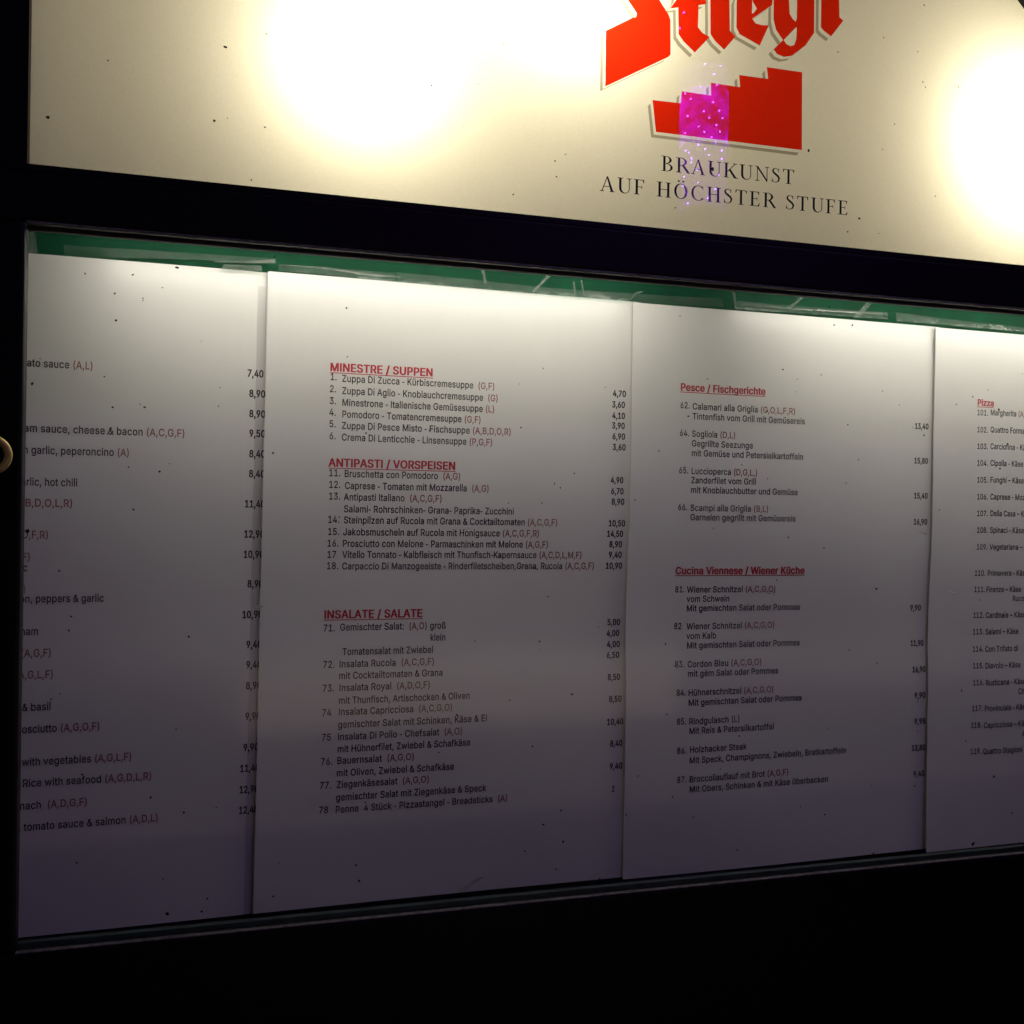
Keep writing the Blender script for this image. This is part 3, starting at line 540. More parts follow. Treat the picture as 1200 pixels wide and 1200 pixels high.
for n, nx_, nY, s, X, Y, E_ in [
    ('81.', 77, 144, 'Wiener Schnitzel (A,C,G,O)', 127, 145, 498), ('', 0, 0, 'vom Schwein', 127, 184, 306), ('', 0, 0, 'Mit gemischten Salat oder Pommes', 126, 223, 600),
    ('82', 74, 297, 'Wiener Schnitzel (A,C,G,O)', 127, 298, 496), ('', 0, 0, 'vom Kalb', 126, 338, 252), ('', 0, 0, 'Mit gemischten Salat oder Pommes', 126, 377, 600),
    ('83.', 74, 454, 'Cordon Bleu (A,C,G,O)', 127, 454, 440), ('', 0, 0, 'mit gem Salat oder Pommes', 127, 493, 508),
    ('84.', 78, 571, 'Hühnerschnitzel (A,C,G,O)', 128, 571, 488), ('', 0, 0, 'Mit gemischten Salat oder Pommes', 128, 612, 604),
    ('85.', 78, 690, 'Rindgulasch (L)', 130, 689, 345), ('', 0, 0, 'Mit Reis & Petersilkartoffel', 130, 729, 487),
    ('86.', 79, 810, 'Holzhacker Steak', 132, 806, 372), ('', 0, 0, 'Mit Speck, Champignons, Zwiebeln, Bratkartoffeln', 130, 850, 790),
    ('87.', 78, 930, 'Broccoliauflauf mit Brot (A,G,F)', 130, 927, 548), ('', 0, 0, 'Mit Obers, Schinken & mit Käse überbacken', 130, 969, 714)]:
    if n: Nn(2, c, EM3, n, nx_, nY)
    T(2, c, EM3, s, X, Y, E_)
for s, a, Y, b in [('9,90', 1055, 221, 1102), ('11,90', 1058, 368, 1114), ('16,90', 1063, 477, 1120), ('9,90', 1070, 584, 1117), ('9,95', 1070, 692, 1118),
                   ('13,80', 1060, 803, 1120), ('9,40', 1068, 911, 1117)]: Pr(2, c, .0094, s, a, Y, b)

# ---- sheet 4: pizza
c = crop(1080, 370, 4)
H(3, c, .0106, 'Pizza', 252, 407, 331)
L4 = .0096
def T4(c, n, nx_, s, X, Y, E_):
    if n: Nn(3, c, EM4 * .93, n, nx_, Y)
    x0, y = c(X, Y); setline(3, 'dish_line', split(s), x0, y, None, L4)
for n, s, Y in [('101.', 'Margherita (A,G)', 454), ('102.', 'Quattro Formaggi', 534), ('103.', 'Carciofina - Käse', 612), ('104.', 'Cipolla - Käse', 690),
                ('105.', 'Funghi – Käse', 769), ('106.', 'Caprese - Mozzarella', 848), ('107.', 'Della Casa – Käse', 926), ('108.', 'Spinaci - Käse', 1004), ('109.', 'Vegetariana – Käse', 1083)]:
    T4(c, n, 251, s, 314, Y, 0)
c = crop(1080, 640, 4)
for n, s, X, tX, Y in [('110.', 'Primavera - Käse', 245, 306, 126), ('111.', 'Firenze – Käse', 245, 303, 203), ('', 'Rucola', 0, 428, 245), ('112.', 'Cardinale – Käse', 243, 303, 324),
                   ('113.', 'Salami – Käse', 242, 302, 402), ('114.', 'Con Trifato di', 240, 300, 483), ('115.', 'Diavolo – Käse', 239, 298, 561),
                   ('116.', 'Rusticana - Käse', 238, 298, 640), ('', 'Champignons', 0, 450, 680), ('117.', 'Provinciale - Käse', 233, 293, 761),
                   ('118.', 'Capricciosa – Käse', 229, 290, 840), ('', 'Artischocken', 0, 470, 879), ('119.', 'Quattro Stagioni', 228, 288, 963)]:
    T4(c, n, X, s, tX, Y, 0)

# ---- sheet 1: cut off by the frame on its left
A_ = 'rust_ink'; K_ = 'ink'
c = crop(0, 400, 3.636)
def L1(c, segs, vis, X0, Y, X1):
    x0, y = c(X0, Y); x1, _ = c(X1, Y); setline(0, 'dish_line', segs, x0, y, x1, EM1, visible=vis)
for segs, vis, X0, Y, X1 in [
    ([('with tomato sauce ', K_), ('(A,L)', A_)], 'ato sauce (A,L)', 114, 90, 399),
    ([('with cream sauce, cheese & bacon ', K_), ('(A,C,G,F)', A_)], 'am sauce, cheese & bacon (A,C,G,F)', 102, 368, 790),
    ([('with garlic, peperoncino ', K_), ('(A)', A_)], 'h garlic, peperoncino (A)', 98, 461, 553),
    ([('with garlic, hot chili', K_)], 'arlic, hot chili', 90, 597, 331),
    ([('(A,B,D,O,L,R)', A_)], 'B,D,O,L,R)', 106, 687, 312), ([('(A,O,F,R)', A_)], 'O,F,R)', 90, 823, 208),
    ([('(A,G,F)', A_)], 'F)', 92, 918, 130), ([('garlic', K_)], 'ic', 86, 964, 117)]:
    L1(c, segs, vis, X0, Y, X1)
for s, a, Y, b in [('7,40', 1053, 135, 1124), ('8,90', 1061, 221, 1132), ('8,90', 1061, 307, 1132), ('9,50', 1061, 391, 1132), ('8,40', 1061, 478, 1132), ('8,40', 1060, 563, 1131),
                   ('11,40', 1042, 692, 1131), ('12,90', 1039, 821, 1129), ('10,90', 1037, 908, 1127), ('8,90', 1054, 1035, 1124)]: Pr(0, c, .0098, s, a, Y, b)
c = crop(0, 680, 3.636)
for segs, vis, X0, Y, X1 in [
    ([('(A,L)', A_)], 'L)', 82, 40, 108), ([('bacon, peppers & garlic', K_)], 'on, peppers & garlic', 80, 80, 442),
    ([('(A,G,F)', A_)], ')', 85, 178, 95), ([('with ham', K_)], 'ham', 83, 220, 162), ([('sauce ', K_), ('(A,G,F)', A_)], '(A,G,F)', 84, 313, 219),
    ([('sauce (', A_), ('A,G,L,F)', A_)], 'A,G,L,F)', 76, 405, 228), ([('(A,G)', A_)], ')', 76, 500, 84), ([('tomato & basil', K_)], '& basil', 92, 542, 217),
    ([('with prosciutto ', K_), ('(A,G,O,F)', A_)], 'rosciutto (A,G,O,F)', 76, 637, 427),
    ([('Rice with vegetables ', K_), ('(A,G,L,F)', A_)], 'with vegetables (A,G,L,F)', 92, 776, 563),
    ([('Risotto - Rice with seafood ', K_), ('(A,G,D,L,R)', A_)], '- Rice with seafood (A,G,D,L,R)', 68, 868, 648),
    ([('with spinach  ', K_), ('(A,D,G,F)', A_)], 'inach  (A,D,G,F)', 72, 963, 374),
    ([('in tomato sauce & salmon ', K_), ('(A,D,L)', A_)], 'tomato sauce & salmon (A,D,L)', 100, 1052, 676)]:
    L1(c, segs, vis, X0, Y, X1)
for s, a, Y, b in [('10,90', 1031, 149, 1122), ('9,40', 1049, 277, 1118), ('9,40', 1048, 363, 1117), ('8,90', 1047, 452, 1116), ('9,90', 1044, 583, 1112), ('9,90', 1036, 716, 1104),
                   ('11,40', 1022, 806, 1108), ('12,90', 1019, 897, 1104), ('12,40', 1017, 985, 1101)]: Pr(0, c, .0098, s, a, Y, b)

# ---- clear film borders of the laminate standing proud of the paper, and their folded corners
def film(i, pts, m='film', name='film_border', off=.010, curl=0):
    """a piece of clear film through photo points, on the plane just in front of the sheets"""
    n = len(pts); top = [P(x, y, off) for x, y in pts]
    vs = [tuple(p) for p in top] + [(p.x, p.y + .0003, p.z) for p in top]
    if curl:
        for k in range(n):
            w = curl * (k / n)
            vs[k] = (vs[k][0], vs[k][1] - w, vs[k][2]); vs[n + k] = (vs[n + k][0], vs[n + k][1] - w, vs[n + k][2])
    fs = [tuple(range(n))[::-1], tuple(range(n, 2 * n))] + [(k, (k + 1) % n, n + (k + 1) % n, n + k) for k in range(n)]
    mesh(name, vs, fs, M[m], SHEETS[i])
film(0, [(75, 287), (324, 303), (324, 310), (250, 305), (75, 300)])
film(0, [(30, 268), (40, 268), (44, 296), (31, 297)], 'film_thick', 'folded_film')
film(1, [(328, 309), (463, 320), (463, 330), (326, 317)], 'film')
film(1, [(465, 319), (560, 328), (640, 337), (738, 344), (846, 350), (848, 360), (740, 354), (466, 330)], 'film')
film(2, [(860, 352), (900, 356), (1037, 366), (1038, 374), (862, 362)], 'film')
film(3, [(1050, 366), (1110, 374), (1200, 384), (1200, 389), (1051, 376)], 'film')
for i, pts in [(0, [(258, 316), (307, 318), (306, 312), (262, 311)]), (1, [(622, 343), (626, 343), (644, 324), (641, 322), (631, 333)]), (1, [(564, 316), (567, 316), (570, 333), (566, 333)]),
               (1, [(671, 330), (673, 330), (674, 346), (672, 346)]), (1, [(680, 328), (682, 329), (684, 347), (682, 347)]),
               (2, [(920, 362), (926, 362), (943, 347), (939, 346)]), (2, [(1000, 372), (1003, 372), (1020, 352), (1017, 351)]), (2, [(1004, 372), (1006, 372), (1023, 353), (1021, 352)]),
               (2, [(858, 341), (861, 341), (862, 361), (859, 361)]), (2, [(1037, 366), (1039, 366), (1039, 375), (1037, 375)]), (3, [(1091, 380), (1094, 380), (1098, 376), (1096, 375)]),
               (1, [(737, 352), (738, 352), (745, 345), (752, 343), (752, 342), (744, 343)]),
               (1, [(535, 1044), (540, 1046), (567, 1026), (560, 1027)]), (1, [(296, 712), (299, 709), (310, 710), (303, 713)]), (1, [(700, 736), (702, 727), (708, 729), (703, 733)]),
               (1, [(705, 722), (711, 721), (710, 726)]), (2, [(1075, 622), (1084, 625), (1083, 627)]), (3, [(1106, 690), (1120, 694), (1119, 696)])]:
    film(i, pts, 'film_thick', 'folded_film', .0135, .004)
# long creased seam of clear film above the sheets
for i, pts in [(1, [(326, 310), (380, 313), (430, 321), (470, 324), (470, 326), (425, 323), (380, 315), (326, 312)]),
               (2, [(862, 357), (905, 358), (925, 362), (960, 363), (1038, 367), (1038, 369), (960, 365), (900, 361), (862, 359)]),
               (0, [(250, 306), (290, 306), (322, 304), (322, 308), (290, 309), (250, 308)])]:
    film(i, pts, 'film_thick', 'folded_film', .0115, .002)
# shade where a sheet curls under the next, put in as a grey-tinted strip
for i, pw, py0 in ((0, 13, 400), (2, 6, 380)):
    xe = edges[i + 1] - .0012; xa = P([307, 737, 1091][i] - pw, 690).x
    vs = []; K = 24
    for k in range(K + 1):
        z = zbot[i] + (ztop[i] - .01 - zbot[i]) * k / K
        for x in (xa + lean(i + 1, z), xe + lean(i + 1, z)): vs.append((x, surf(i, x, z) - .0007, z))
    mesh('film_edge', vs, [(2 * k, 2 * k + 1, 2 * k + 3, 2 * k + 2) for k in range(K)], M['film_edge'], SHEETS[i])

# ================================================================== LIGHT BOX SIGN
sign = thing('beer_sign', ((sl + SX1) / 2, .05, sb), 'backlit cream beer sign with red blackletter name and red stair emblem, above the menu case', 'sign')
ST = SZ1
def arc(cx, cz, r, a0, a1, n=14): return [(cx + r * math.cos(math.radians(a0 + (a1 - a0) * k / n)), cz + r * math.sin(math.radians(a0 + (a1 - a0) * k / n))) for k in range(n + 1)]
outline = [(sl, sb), (SX1, sb)] + arc(SX1 - RR, ST - RR, RR, 0, 90) + arc(sl + RR, ST - RR, RR, 90, 180)
def px(pts): return [(P(x, y, SG).x, P(x, y, SG).z) for x, y in pts]
c75 = lambda pts: [(690 + x / 7.5, y / 7.5) for x, y in pts]
d75 = lambda pts: [(840 + x / 7.5, y / 7.5) for x, y in pts]
c6 = lambda pts: [(750 + x / 6, 70 + y / 6) for x, y in pts]
letters = [
    c75([(345, 0), (422, 118), (415, 150), (385, 155), (150, 270), (145, 760), (700, 500), (718, 480), (718, 175), (700, 125), (620, 0), (430, -260), (440, -420), (700, -560), (720, -330), (960, -420), (900, -760), (520, -690), (250, -500), (190, -300)]),
    c75([(1030, 0), (1030, 35), (965, 45), (960, 240), (1000, 290), (1062, 325), (932, 462), (830, 360), (790, 300), (786, 65), (715, 75), (768, 0), (786, -140), (870, -260), (965, -300), (965, -10)]),
    c75([(1068, -150), (1068, 0), (1070, 300), (1110, 360), (1190, 437), (1290, 320), (1240, 270), (1236, 0), (1236, -130), (1150, -220)]),
    d75([(175, 0), (172, 240), (200, 300), (378, 400), (458, 222), (400, 222), (340, 205), (312, 165), (485, 45), (490, 0), (470, -120), (370, -240), (230, -130)]),
    d75([(500, -110), (500, 0), (498, 170), (520, 260), (582, 352), (500, 435), (530, 475), (590, 500), (660, 490), (780, 400), (855, 290), (858, 0), (858, -140), (760, -230), (630, -200)]),
    d75([(918, -420), (918, 0), (915, 240), (940, 270), (1005, 320), (1112, 182), (1078, 150), (1075, 0), (1075, -500), (990, -560)]),
]
holes = {3: [d75([(310, -60), (312, 5), (318, 60), (312, 122), (352, 75), (312, 5)])[0:0] or d75([(318, -100), (312, 10), (308, 118), (322, 116), (352, 76), (314, 10), (340, -60)])],
         4: [d75([(637, -60), (635, 0), (640, 120), (665, 165), (694, 190), (703, 160), (706, 0), (700, -60)]), d75([(700, 236), (588, 352), (612, 388), (650, 406), (680, 396), (698, 345), (703, 262)])]}
stair = c6([(88, 283), (287, 306), (293, 222), (500, 251), (498, 162), (704, 193), (697, 107), (901, 135), (892, 52), (1140, 88), (1138, 635), (112, 507)])

# serif capitals, drawn on a unit cap height
SW, HW = .125, .05
def R_(x0, y0, x1, y1): return [(x0, y0), (x1, y0), (x1, y1), (x0, y1)]
def serif(x, y, w, up=True):
    s = 1 if up else -1
    return [(x - w, y), (x + w, y), (x + w, y + s * .03), (x + w * .35, y + s * .06), (x - w * .35, y + s * .06), (x - w, y + s * .03)]
def ell(cx, cy, rx, ry, a0, a1, n=20): return [(cx + rx * math.cos(math.radians(a0 + (a1 - a0) * k / n)), cy + ry * math.sin(math.radians(a0 + (a1 - a0) * k / n))) for k in range(n + 1)]
def ring(cx, cy, rx, ry, wx, wy, a0, a1, dx=0): return ell(cx, cy, rx, ry, a0, a1) + ell(cx + dx, cy, rx - wx, ry - wy, a1, a0)
def rib(pts, ws):
    L = []; Rr = []
    for k, p in enumerate(pts):
        a = Vector(pts[max(0, k - 1)]); b = Vector(pts[min(len(pts) - 1, k + 1)]); t = (b - a).normalized(); n = Vector((-t.y, t.x)) * ws[k] / 2
        L.append(tuple(Vector(p) + n)); Rr.append(tuple(Vector(p) - n))
    return L + Rr[::-1]
def par(x0, y0, x1, y1, w): return [(x0 - w / 2, y0), (x0 + w / 2, y0), (x1 + w / 2, y1), (x1 - w / 2, y1)]
CAPS = {
    'B': (.66, [R_(.10, 0, .10 + SW, 1), R_(.0, 0, .3, .04), R_(.0, .96, .3, 1), R_(.2, .5, .32, .54), ring(.28, .76, .27, .24, SW, .04, -90, 90), ring(.29, .265, .32, .265, SW, .04, -90, 90), R_(.2, 0, .3, .04)]),
    'R': (.70, [R_(.10, 0, .10 + SW, 1), serif(.16, 0, .15), R_(.0, .96, .3, 1), R_(.2, .48, .32, .52), ring(.28, .74, .30, .26, SW, .04, -90, 90), [(.30, .50), (.44, .52), (.74, .035), (.78, 0), (.62, 0)]]),
    'A': (.74, [par(.10, 0, .37, .98, .05), [(.33, 1), (.41, 1), (.70, 0), (.56, 0)], R_(.20, .31, .56, .355), serif(.10, 0, .11), serif(.63, 0, .14)]),
    'U': (.76, [R_(.12, .32, .12 + SW, 1), R_(.63, .32, .675, 1), ell(.3975, .32, .2775, .335, 180, 360) + ell(.44, .32, .19, .28, 360, 180), serif(.18, 1, .15, False), serif(.65, 1, .12, False)]),
    'K': (.74, [R_(.10, 0, .10 + SW, 1), serif(.16, 0, .15), serif(.16, 1, .15, False), [(.20, .42), (.25, .40), (.68, .98), (.62, .98)], [(.30, .52), (.40, .60), (.74, .03), (.78, 0), (.60, 0)], serif(.64, 1, .12, False), serif(.70, 0, .12)]),
    'N': (.80, [R_(.13, 0, .175, 1), R_(.67, 0, .715, 1), [(.05, 1), (.19, 1), (.715, .10), (.715, 0), (.67, 0), (.13, .9)], serif(.15, 0, .12), serif(.69, 1, .12, False), R_(.0, .965, .14, 1)]),
    'S': (.54, [rib([(.43, .84), (.38, .93), (.27, .98), (.15, .92), (.10, .80), (.15, .68), (.27, .57), (.39, .46), (.46, .32), (.42, .12), (.28, .02), (.14, .05), (.06, .18)], [.05, .045, .04, .07, .10, .12, .135, .13, .11, .08, .045, .045, .05]), R_(.405, .74, .44, .97), R_(.045, .03, .08, .28)]),
    'T': (.68, [R_(.27, 0, .27 + SW, .98), serif(.335, 0, .15), R_(.02, .955, .65, 1), [(.02, 1), (.02, .78), (.05, .78), (.10, .96)], [(.65, 1), (.65, .78), (.62, .78), (.57, .96)]]),
    'F': (.60, [R_(.10, 0, .10 + SW, 1), serif(.16, 0, .15), R_(.0, .955, .54, 1), [(.54, 1), (.54, .78), (.51, .78), (.46, .96)], R_(.2, .49, .44, .535), R_(.41, .40, .44, .63)]),
    'E': (.64, [R_(.10, 0, .10 + SW, 1), R_(.0, 0, .54, .045), R_(.0, .955, .54, 1), [(.54, 1), (.54, .79), (.51, .79), (.46, .96)], [(.54, 0), (.58, .23), (.55, .23), (.46, .04)], R_(.2, .49, .44, .535), R_(.41, .40, .44, .63)]),
    'H': (.80, [R_(.12, 0, .12 + SW, 1), R_(.58, 0, .58 + SW, 1), R_(.2, .49, .6, .535), serif(.18, 0, .15), serif(.18, 1, .15, False), serif(.64, 0, .15), serif(.64, 1, .15, False)]),
    'O': (.80, [ring(.40, .5, .36, .515, SW, .045, 0, 180), ring(.40, .5, .36, .515, SW, .045, 180, 360)]),
    'C': (.74, [ring(.42, .5, .38, .515, SW, .045, 48, 318), R_(.645, .72, .68, .99), R_(.66, .05, .69, .22)]),
    ' ': (.34, []),
}
CAPS['Ö'] = (.80, CAPS['O'][1] + [ell(.28, 1.17, .055, .065, 0, 340, 12), ell(.52, 1.17, .055, .065, 0, 340, 12)])
tag_letters = []
def capline(s, x0, y0, x1, y1, cap_px):
    """serif line; pixel positions of its baseline ends"""
    a = P(x0, y0, SG); b = P(x1, y1, SG); tr_ = .12
    hgt = P(x0, y0 - cap_px, SG).z - a.z
    w = sum(CAPS[ch][0] + tr_ for ch in s) - tr_
    sx = (b.x - a.x) / w; x = a.x
    for ch in s:
        adv, ps = CAPS[ch]
        polys = []
        for p in ps:
            p2 = [(x + u * sx, a.z + (b.z - a.z) * ((x - a.x) / (b.x - a.x)) + v * hgt) for u, v in p]
            if s_area(p2) < 0: p2.reverse()
            polys.append(p2)
        if polys: tag_letters.append(polys)
        x += (adv + tr_) * sx
capline('BRAUKUNST', 774.8, 200.0, 931.0, 216.2, 17.8)
capline('AUF HÖCHSTER STUFE', 703.0, 223.5, 994.3, 252.3, 18.0)

def shift(pts, dx, dy): return [(x + dx, y + dy) for x, y in pts]
inp = []                       # (priority, owner, hole?, polygon)
for k, L in enumerate(letters):
    for hh in holes.get(k, []): inp.append((0, ('hole', k), px(hh)))
    inp.append((3, ('letter', k), px(L)))
    for f in (.5, 1): inp.append((2, ('gap', k), px(shift(L, -3.0 * f, 2.9 * f))))
    for f in (.5, .75, 1): inp.append((1, ('shadow', k), px(shift(L, -6.2 * f, 5.6 * f))))
inp.append((3, ('stair', 0), px(stair)))
for f in (.5, 1): inp.append((2, ('gap', 9), px(shift(stair, -2.6 * f, 3.2 * f))))
for f in (.75, 1): inp.append((1, ('shadow', 9), px(shift(stair, -5.6 * f, 6.4 * f))))
for k, polys in enumerate(tag_letters):
    for p in polys: inp.append((3, ('tagline', k), p))
vs = []; fc = []
for pr, own, poly in inp:
    if s_area(poly) < 0: poly = poly[::-1]
    fc.append(list(range(len(vs), len(vs) + len(poly)))); vs += [Vector(p) for p in poly]
base = len(fc); fc.append(list(range(len(vs), len(vs) + len(outline)))); vs += [Vector(p) for p in outline]
r = delaunay_2d_cdt(vs, [], fc, 0, 1e-7, True)
groups = {}
for f, o in zip(r[2], r[5]):
    if base not in o: continue
    own = [inp[k] for k in o if k != base]
    if not own: key = ('panel', 0)
    else:
        hk = {w[1][1] for w in own if w[1][0] == 'hole'}
        own = [w for w in own if w[1][0] != 'hole' and not (w[1][0] == 'letter' and w[1][1] in hk) and not (w[1][0] == 'gap' and w[1][1] in hk and False)]
        if not own: key = ('panel', 0)
        else:
            w = max(own, key=lambda w: w[0]); key = w[1] if w[1][0] != 'gap' else ('panel', 0)
    groups.setdefault(key, []).append(tuple(f))
RV = [tuple(v) for v in r[0]]
NAME = {'panel': ('sign_face', 'opal'), 'letter': ('name_letter', 'red_vinyl'), 'shadow': ('drop_shadow', 'grey_vinyl'), 'stair': ('stair_emblem', 'red_vinyl'), 'tagline': ('tagline_letter', 'black_vinyl')}
for key, fs in groups.items():
    used = sorted({k for f in fs for k in f}); ix = {k: n for n, k in enumerate(used)}
    V3 = [(RV[k][0], -SG, RV[k][1]) for k in used]
    nm, mt = NAME[key[0]]
    ff = []
    for f in fs:
        g = [ix[k] for k in f]
        a, b, cc = (V3[g[0]], V3[g[1]], V3[g[2]])
        if (b[0] - a[0]) * (cc[2] - a[2]) - (b[2] - a[2]) * (cc[0] - a[0]) < 0: g.reverse()
        ff.append(tuple(g))
    mesh(nm, V3, ff, M[mt], sign)
# housing: black outer case following the rounded outline, white inside
def wallband(name, ol, y0, y1, m, grow_=0.0, flip=False):
    n = len(ol); cx = sum(p[0] for p in ol) / n; vs = []
    for x, z in ol: vs += [(x, y0, z), (x, y1, z)]
    fs = [(2 * k, 2 * k + 1, 2 * ((k + 1) % n) + 1, 2 * ((k + 1) % n)) for k in range(n)]
    return mesh(name, vs, fs, m, sign)
def expand(ol, d):
    return [tuple(p) for p in grow(ol[::-1], d)][::-1]
wallband('box_lining', expand(outline, .004), -SG + .002, .03, M['inner_white'])
o2 = expand(outline, .004); bk = mesh('box_back', [(x, .03, z) for x, z in o2], [tuple(range(len(o2)))], M['inner_white'], sign)
# front rim: an outer ring of black trim with real depth
o_in = outline; o_out = expand(outline, .045); n = len(o_in); vs = []; fs = []
for ol, ys in ((o_in, (-SG - .008, -SG + .0015)), (o_out, (-SG - .008, .045))):
    for y in ys: vs += [(x, y, max(z, sb - .0035) if ol is o_out else z) for x, z in ol]
for k in range(n):
    j = (k + 1) % n
    fs += [(k, j, 2 * n + j, 2 * n + k), (k, n + k, n + j, j), (2 * n + k, 2 * n + j, 3 * n + j, 3 * n + k), (n + k, 3 * n + k, 3 * n + j, n + j)]
mesh('rim', vs, fs, B, sign)
for X, Y in ((425, 62), (1203, 168), (672, -28)):
    p = P(X, Y, SG); dep = .046
    l = bpy.data.lights.new('bulb_light', 'POINT'); l.energy = BULB_POWER * {425: .95, 672: 1.15, 1203: 1.35}[X]; l.color = (1.0, .93, .75); l.shadow_soft_size = .014
    o = bpy.data.objects.new('bulb_light', l); COL.objects.link(o); o.location = (p.x, -SG + dep, p.z)
    o.parent = sign; o.matrix_parent_inverse = Matrix.Translation(-Vector(sign.location))
    tube_mesh('bulb_socket', (p.x, .029, p.z), (p.x, -SG + dep + .026, p.z), .013, M['white_plastic'], sign, 16)

# ================================================================== DIRT SPECKS
def specks(name, lst, off, parent, scale=1.0):
    vs = []; fs = []
    for x, y, r_ in lst:
        p = P(x, y, off); r0 = r_ * (DIST - off) / 1200 * 1.05 * scale; n = 8; a0 = random.random() * 6.28; el = random.uniform(.6, 1.0)
        k0 = len(vs); vs.append((p.x, p.y - r0 * .5, p.z))
        for k in range(n):
            a = 2 * math.pi * k / n; rr = r0 * random.uniform(.75, 1.15)
            u = rr * math.cos(a); v = rr * el * math.sin(a)
            vs.append((p.x + u * math.cos(a0) - v * math.sin(a0), p.y, p.z + u * math.sin(a0) + v * math.cos(a0)))
        for k in range(n): fs.append((k0, k0 + 1 + k, k0 + 1 + (k + 1) % n))
    o = mesh(name, vs, fs, M['dirt'], parent); o['kind'] = 'stuff'
def lst(ox, oy, sc, pts): return [(ox + p[0] / sc, oy + p[1] / sc, p[2] if len(p) > 2 else 1.1) for p in pts]
menu = (lst(0, 240, 3.636, [(363, 293, 1.3), (566, 298, 1.4), (754, 267, 2.3), (489, 378, 1.4), (692, 353, .9), (609, 398, 1), (609, 408, .8), (494, 493, 1.4), (858, 582, .8), (660, 184, 1)])
        + lst(0, 400, 3.636, [(137, 181, 2), (445, 150, .9), (480, 281, 1.5), (617, 281, 1.6), (597, 268, .9), (937, 197, .9), (932, 277, .9), (547, 536, .9), (680, 555, 1.4), (722, 521, .8), (568, 717, 1.2), (252, 978, 1.2), (1163, 476, 1.3), (118, 808, 2.3), (458, 394, .9), (171, 74, .9)])
        + lst(0, 680, 3.636, [(293, 214, 1.3), (804, 240, 1.4), (303, 154), (257, 485, 1), (218, 507, 1), (750, 635, 1), (350, 828, 1.3), (642, 925, 1.6), (783, 990, 1.4), (922, 968, .9)])
        + lst(360, 410, 3.077, [(851, 67, 1.2), (765, 123, .8), (1075, 135, .8), (770, 280), (964, 445), (892, 482), (913, 497, 1.3), (725, 552, 1), (846, 552, 1), (212, 300, 1.1), (1182, 542, 1.1), (145, 25, .9), (227, 90, 1), (116, 603, 1), (441, 290, 1)])
        + lst(360, 690, 3.077, [(867, 28), (838, 190, 1.2), (842, 220, .8), (955, 380, 1.7), (730, 402), (812, 568, 1.5), (475, 590), (915, 800, 1.4), (852, 850, 1.5), (1193, 675, 1.3), (1150, 815, 1.5), (540, 455, 1.6), (210, 770, 1.2), (605, 188, .8)])
        + lst(770, 430, 3.529, [(520, 10, 1.2), (580, 50, .9), (679, 33, 1.1), (209, 50, 1), (933, 100, 1.2), (1002, 157, 1), (574, 103, .8), (455, 183, 1.4), (129, 204, 1.2), (789, 239, 1.5), (1104, 283, 1.5), (833, 383, 1.3), (350, 405, .9), (457, 462, 1), (782, 480, 1), (233, 668, .9), (543, 704, 1.5), (690, 748, 1.3), (1058, 250, 1), (8, 348, 1)])
        + lst(770, 650, 3.529, [(907, 142, 2.1), (495, 105), (794, 394, 1.2), (910, 448, 1.4), (35, 370, 1.3), (40, 660, 1.1), (1078, 608, 1), (1076, 730, 1), (707, 720, 1), (340, 750, 1.2), (262, 887, 1), (887, 958, 1), (1065, 958, 1.2), (65, 1000, 1), (72, 460, 1), (203, 478, 1), (463, 160, 1)])
        + lst(1080, 370, 4, [(163, 416, 1.4), (240, 380, 1.2), (362, 440, 1.9), (403, 600, 1.5), (368, 716, 1.5), (84, 909, 1.2), (312, 348, .9), (11, 560, 1.3), (471, 271, 1)])
        + lst(1080, 640, 4, [(272, 252, 1), (188, 678, 1.6), (207, 912, 1.4), (339, 1080, 1.9)])
        + lst(0, 960, 2, [(180, 102, 1.4), (392, 222, 2.2), (486, 186, 1.2), (640, 181, 1.6), (834, 108, 1.4), (842, 144, 1.5), (655, 103, 1), (473, 216, 1.5), (382, 140, .9)])
        + lst(600, 900, 2, [(115, 98, 1.2), (72, 132, 1), (120, 173, 1.6), (30, 195, 1.6), (104, 238, 1.2), (205, 261, 1.7), (425, 115, 1.2), (376, 68), (676, 90, 1.2), (733, 109, 1.4), (528, 192, 1.4), (847, 200, 1.5), (1081, 178, 3.0), (1172, 105, 1.6), (1130, 20, 1.6), (943, 42, 1.2), (925, 188, 1.0)])
        + [(406, 361, 1.2), (797, 370, .9), (972, 359.5, 2.0), (977.5, 381, 1.3), (999, 381, 1.6), (917.5, 433, 1.2), (484, 302, .8), (521, 326, 1.3), (322, 300, 1.2)])
gl_s = specks('dirt_specks', menu, LIP - .0085, case)
face = (lst(0, 0, 2, [(528, 110, 2.1), (112, 275, 2.1), (502, 283, 1.6), (621, 298, 1.2), (625, 79, 1), (1012, 200, 1.2), (1121, 196, 1), (1181, 103, 1.1), (253, 142, 1), (589, 422, 1.1), (533, 277, .8), (1085, 297, .7)])
        + lst(600, 0, 2, [(966, 12, 1.3), (871, 88, 1.2), (764, 122, 1.1), (951, 121, 1), (963, 192, 1.1), (969, 205, 1.2), (1047, 204, 1.1), (897, 291, 1), (695, 353, 1.9), (101, 377, 1.2), (104, 414, 1.2), (125, 362, 1), (470, 396, 2.7), (383, 487, 1.2), (814, 512, 1.7), (787, 543, 1.2), (992, 460, 1), (869, 350, 1), (3, 456, 1.3), (1117, 400, .9), (860, 547, .9), (485, 443, 1.2)]))
specks('dirt_specks', face, SG + .0006, sign)

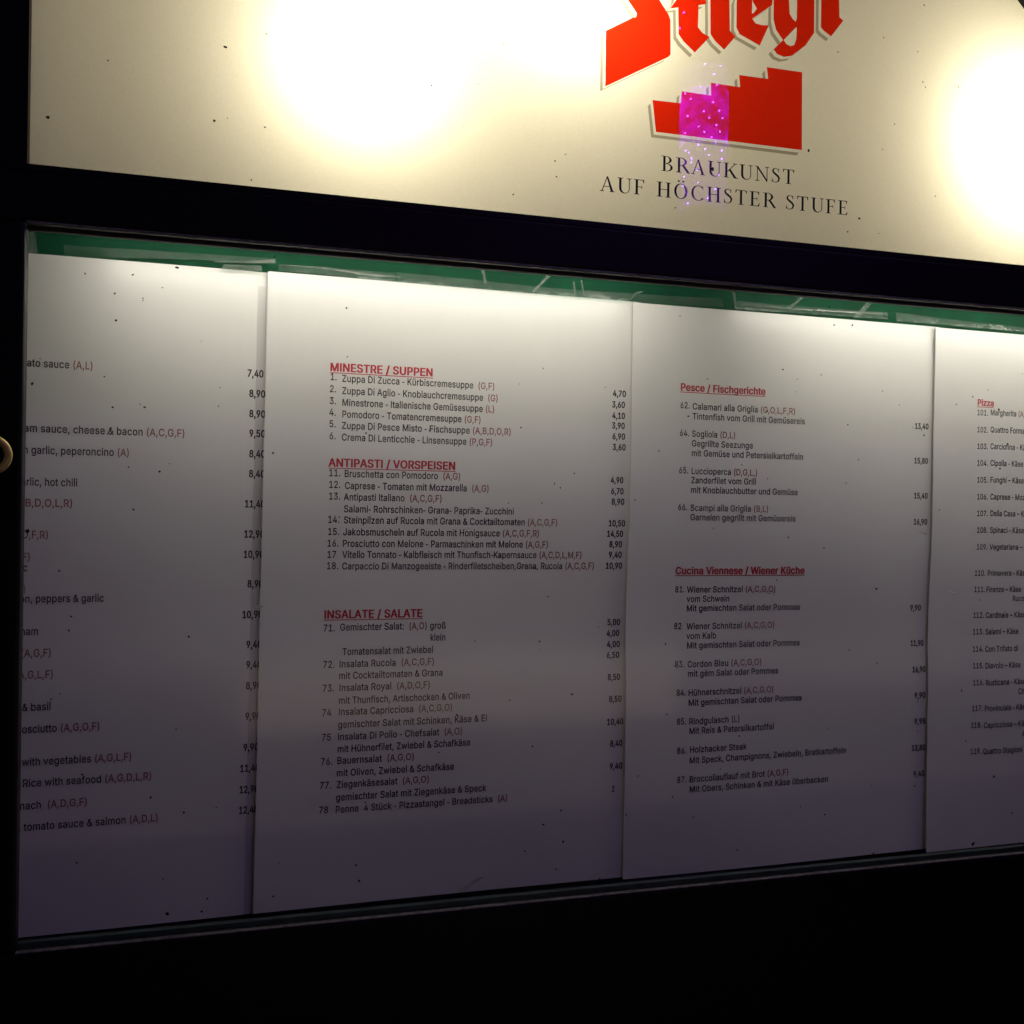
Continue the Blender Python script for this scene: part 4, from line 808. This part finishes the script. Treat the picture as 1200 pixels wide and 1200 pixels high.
# ================================================================== VIOLET LIGHT COLUMN, standing across the pavement, seen mirrored in the sign
YC = -2.7                                        # its distance in front of the wall
def mir(x, y, YC=YC):                                   # where a thing stands whose mirror image in the sign face is at photo pixel (x, y)
    p = P(x, y, 2 * SG + YC); return Vector((p.x, YC, p.z))
m0, m1 = mir(799, 108), mir(850, 176)
colm = thing('light_column', ((m0.x + m1.x) / 2, YC, 0), 'violet lit column wrapped in tiny fairy lights, mirrored in the red stair emblem', 'light column')
cx = (m0.x + m1.x) / 2; cr = abs(m1.x - m0.x) / 2 * .98
zA, zB = mir(825, 84).z, mir(825, 246).z
tube_mesh('light_sleeve', (cx, YC, m1.z), (cx, YC, m0.z), cr, M['column'], colm, 28)  # LED light on the column surface is put into its emission
tube_mesh('light_sleeve', (cx, YC, m0.z + .002), (cx, YC, zA), cr * .97, M['column_dim'], colm, 28)
tube_mesh('light_sleeve', (cx, YC, zB), (cx, YC, m1.z - .002), cr * .97, M['column_dim'], colm, 28)
tube_mesh('post', (cx, YC, 0), (cx, YC, zB - .002), cr * .8, M['black_paint'], colm, 24)
leds = [c for c in [(750 + x / 6, 70 + y / 6) for x, y in [(317, 237), (357, 275), (478, 242), (540, 175), (515, 298), (448, 362), (558, 358), (335, 396), (487, 408), (580, 410), (413, 468), (537, 458), (453, 507), (562, 505), (317, 515), (504, 544), (380, 565), (410, 598), (530, 580), (458, 628), (318, 640), (342, 655), (575, 638), (487, 670), (362, 695), (455, 30), (565, 45), (520, 100), (425, 190)]]]
leds += [(801.3, 14.7), (796.7, 33), (803, 190), (817, 199), (802, 207), (846, 186), (805, 226), (800, 218), (829, 232), (810, 190), (806, 238), (838, 222), (818, 214), (842, 205)]
tube_mesh('post', (cx, YC, zA + .002), (cx, YC, 3.62), .02, M['black_paint'], colm, 14)  # added stem that carries the fill globe
_bm = bmesh.new(); bmesh.ops.create_icosphere(_bm, subdivisions=3, radius=.12)
for v in _bm.verts: v.co += Vector((cx, YC, 3.72)) - Vector(colm.location)
_me = bpy.data.meshes.new('lantern_globe'); _bm.to_mesh(_me); _bm.free(); link('lantern_globe', _me, M['lantern'], colm)  # unseen violet globe, added to lift and tint the lower sheets
led0 = None
for x, y in leds:
    p = mir(x, y, YC + cr + .008)
    if led0 is None:
        bm = bmesh.new(); bmesh.ops.create_icosphere(bm, subdivisions=1, radius=.0032); me = bpy.data.meshes.new('led'); bm.to_mesh(me); bm.free(); me.materials.append(M['led']); led0 = me
    o = bpy.data.objects.new('led', led0); COL.objects.link(o); o.parent = colm; o.location = p - Vector(colm.location)

# ================================================================== ADDED GLOW BAND on an unseen wall, put in for a warm reflection in the laminate
YS = -5.0
def mirs(x, y):
    p = P(x, y, YS); return Vector((p.x, YS, p.z))
w0, w1 = mirs(285, 770), mirs(800, 826)
zl, zh = w1.z, w0.z
glow_wall = thing('shop_front', ((w0.x + w1.x) / 2, YS - .3, 0), 'plastered shop front with one long low warm window, only mirrored in the menu sheets', 'shop front')
box('wall', (w0.x - 3, YS - .3, 0), (w1.x + 3, YS - .02, 3.4), M['plaster'], glow_wall)
box('window', (w0.x, YS - .018, zl), (w1.x, YS, zh), M['warm_window'], glow_wall, .004)  # unseen glowing strip, added only for its reflection and warm fill
box('window_sill', (w0.x - .05, YS - .018, zl - .06), (w1.x + .05, YS + .06, zl - .002), M['plaster'], glow_wall, .004)
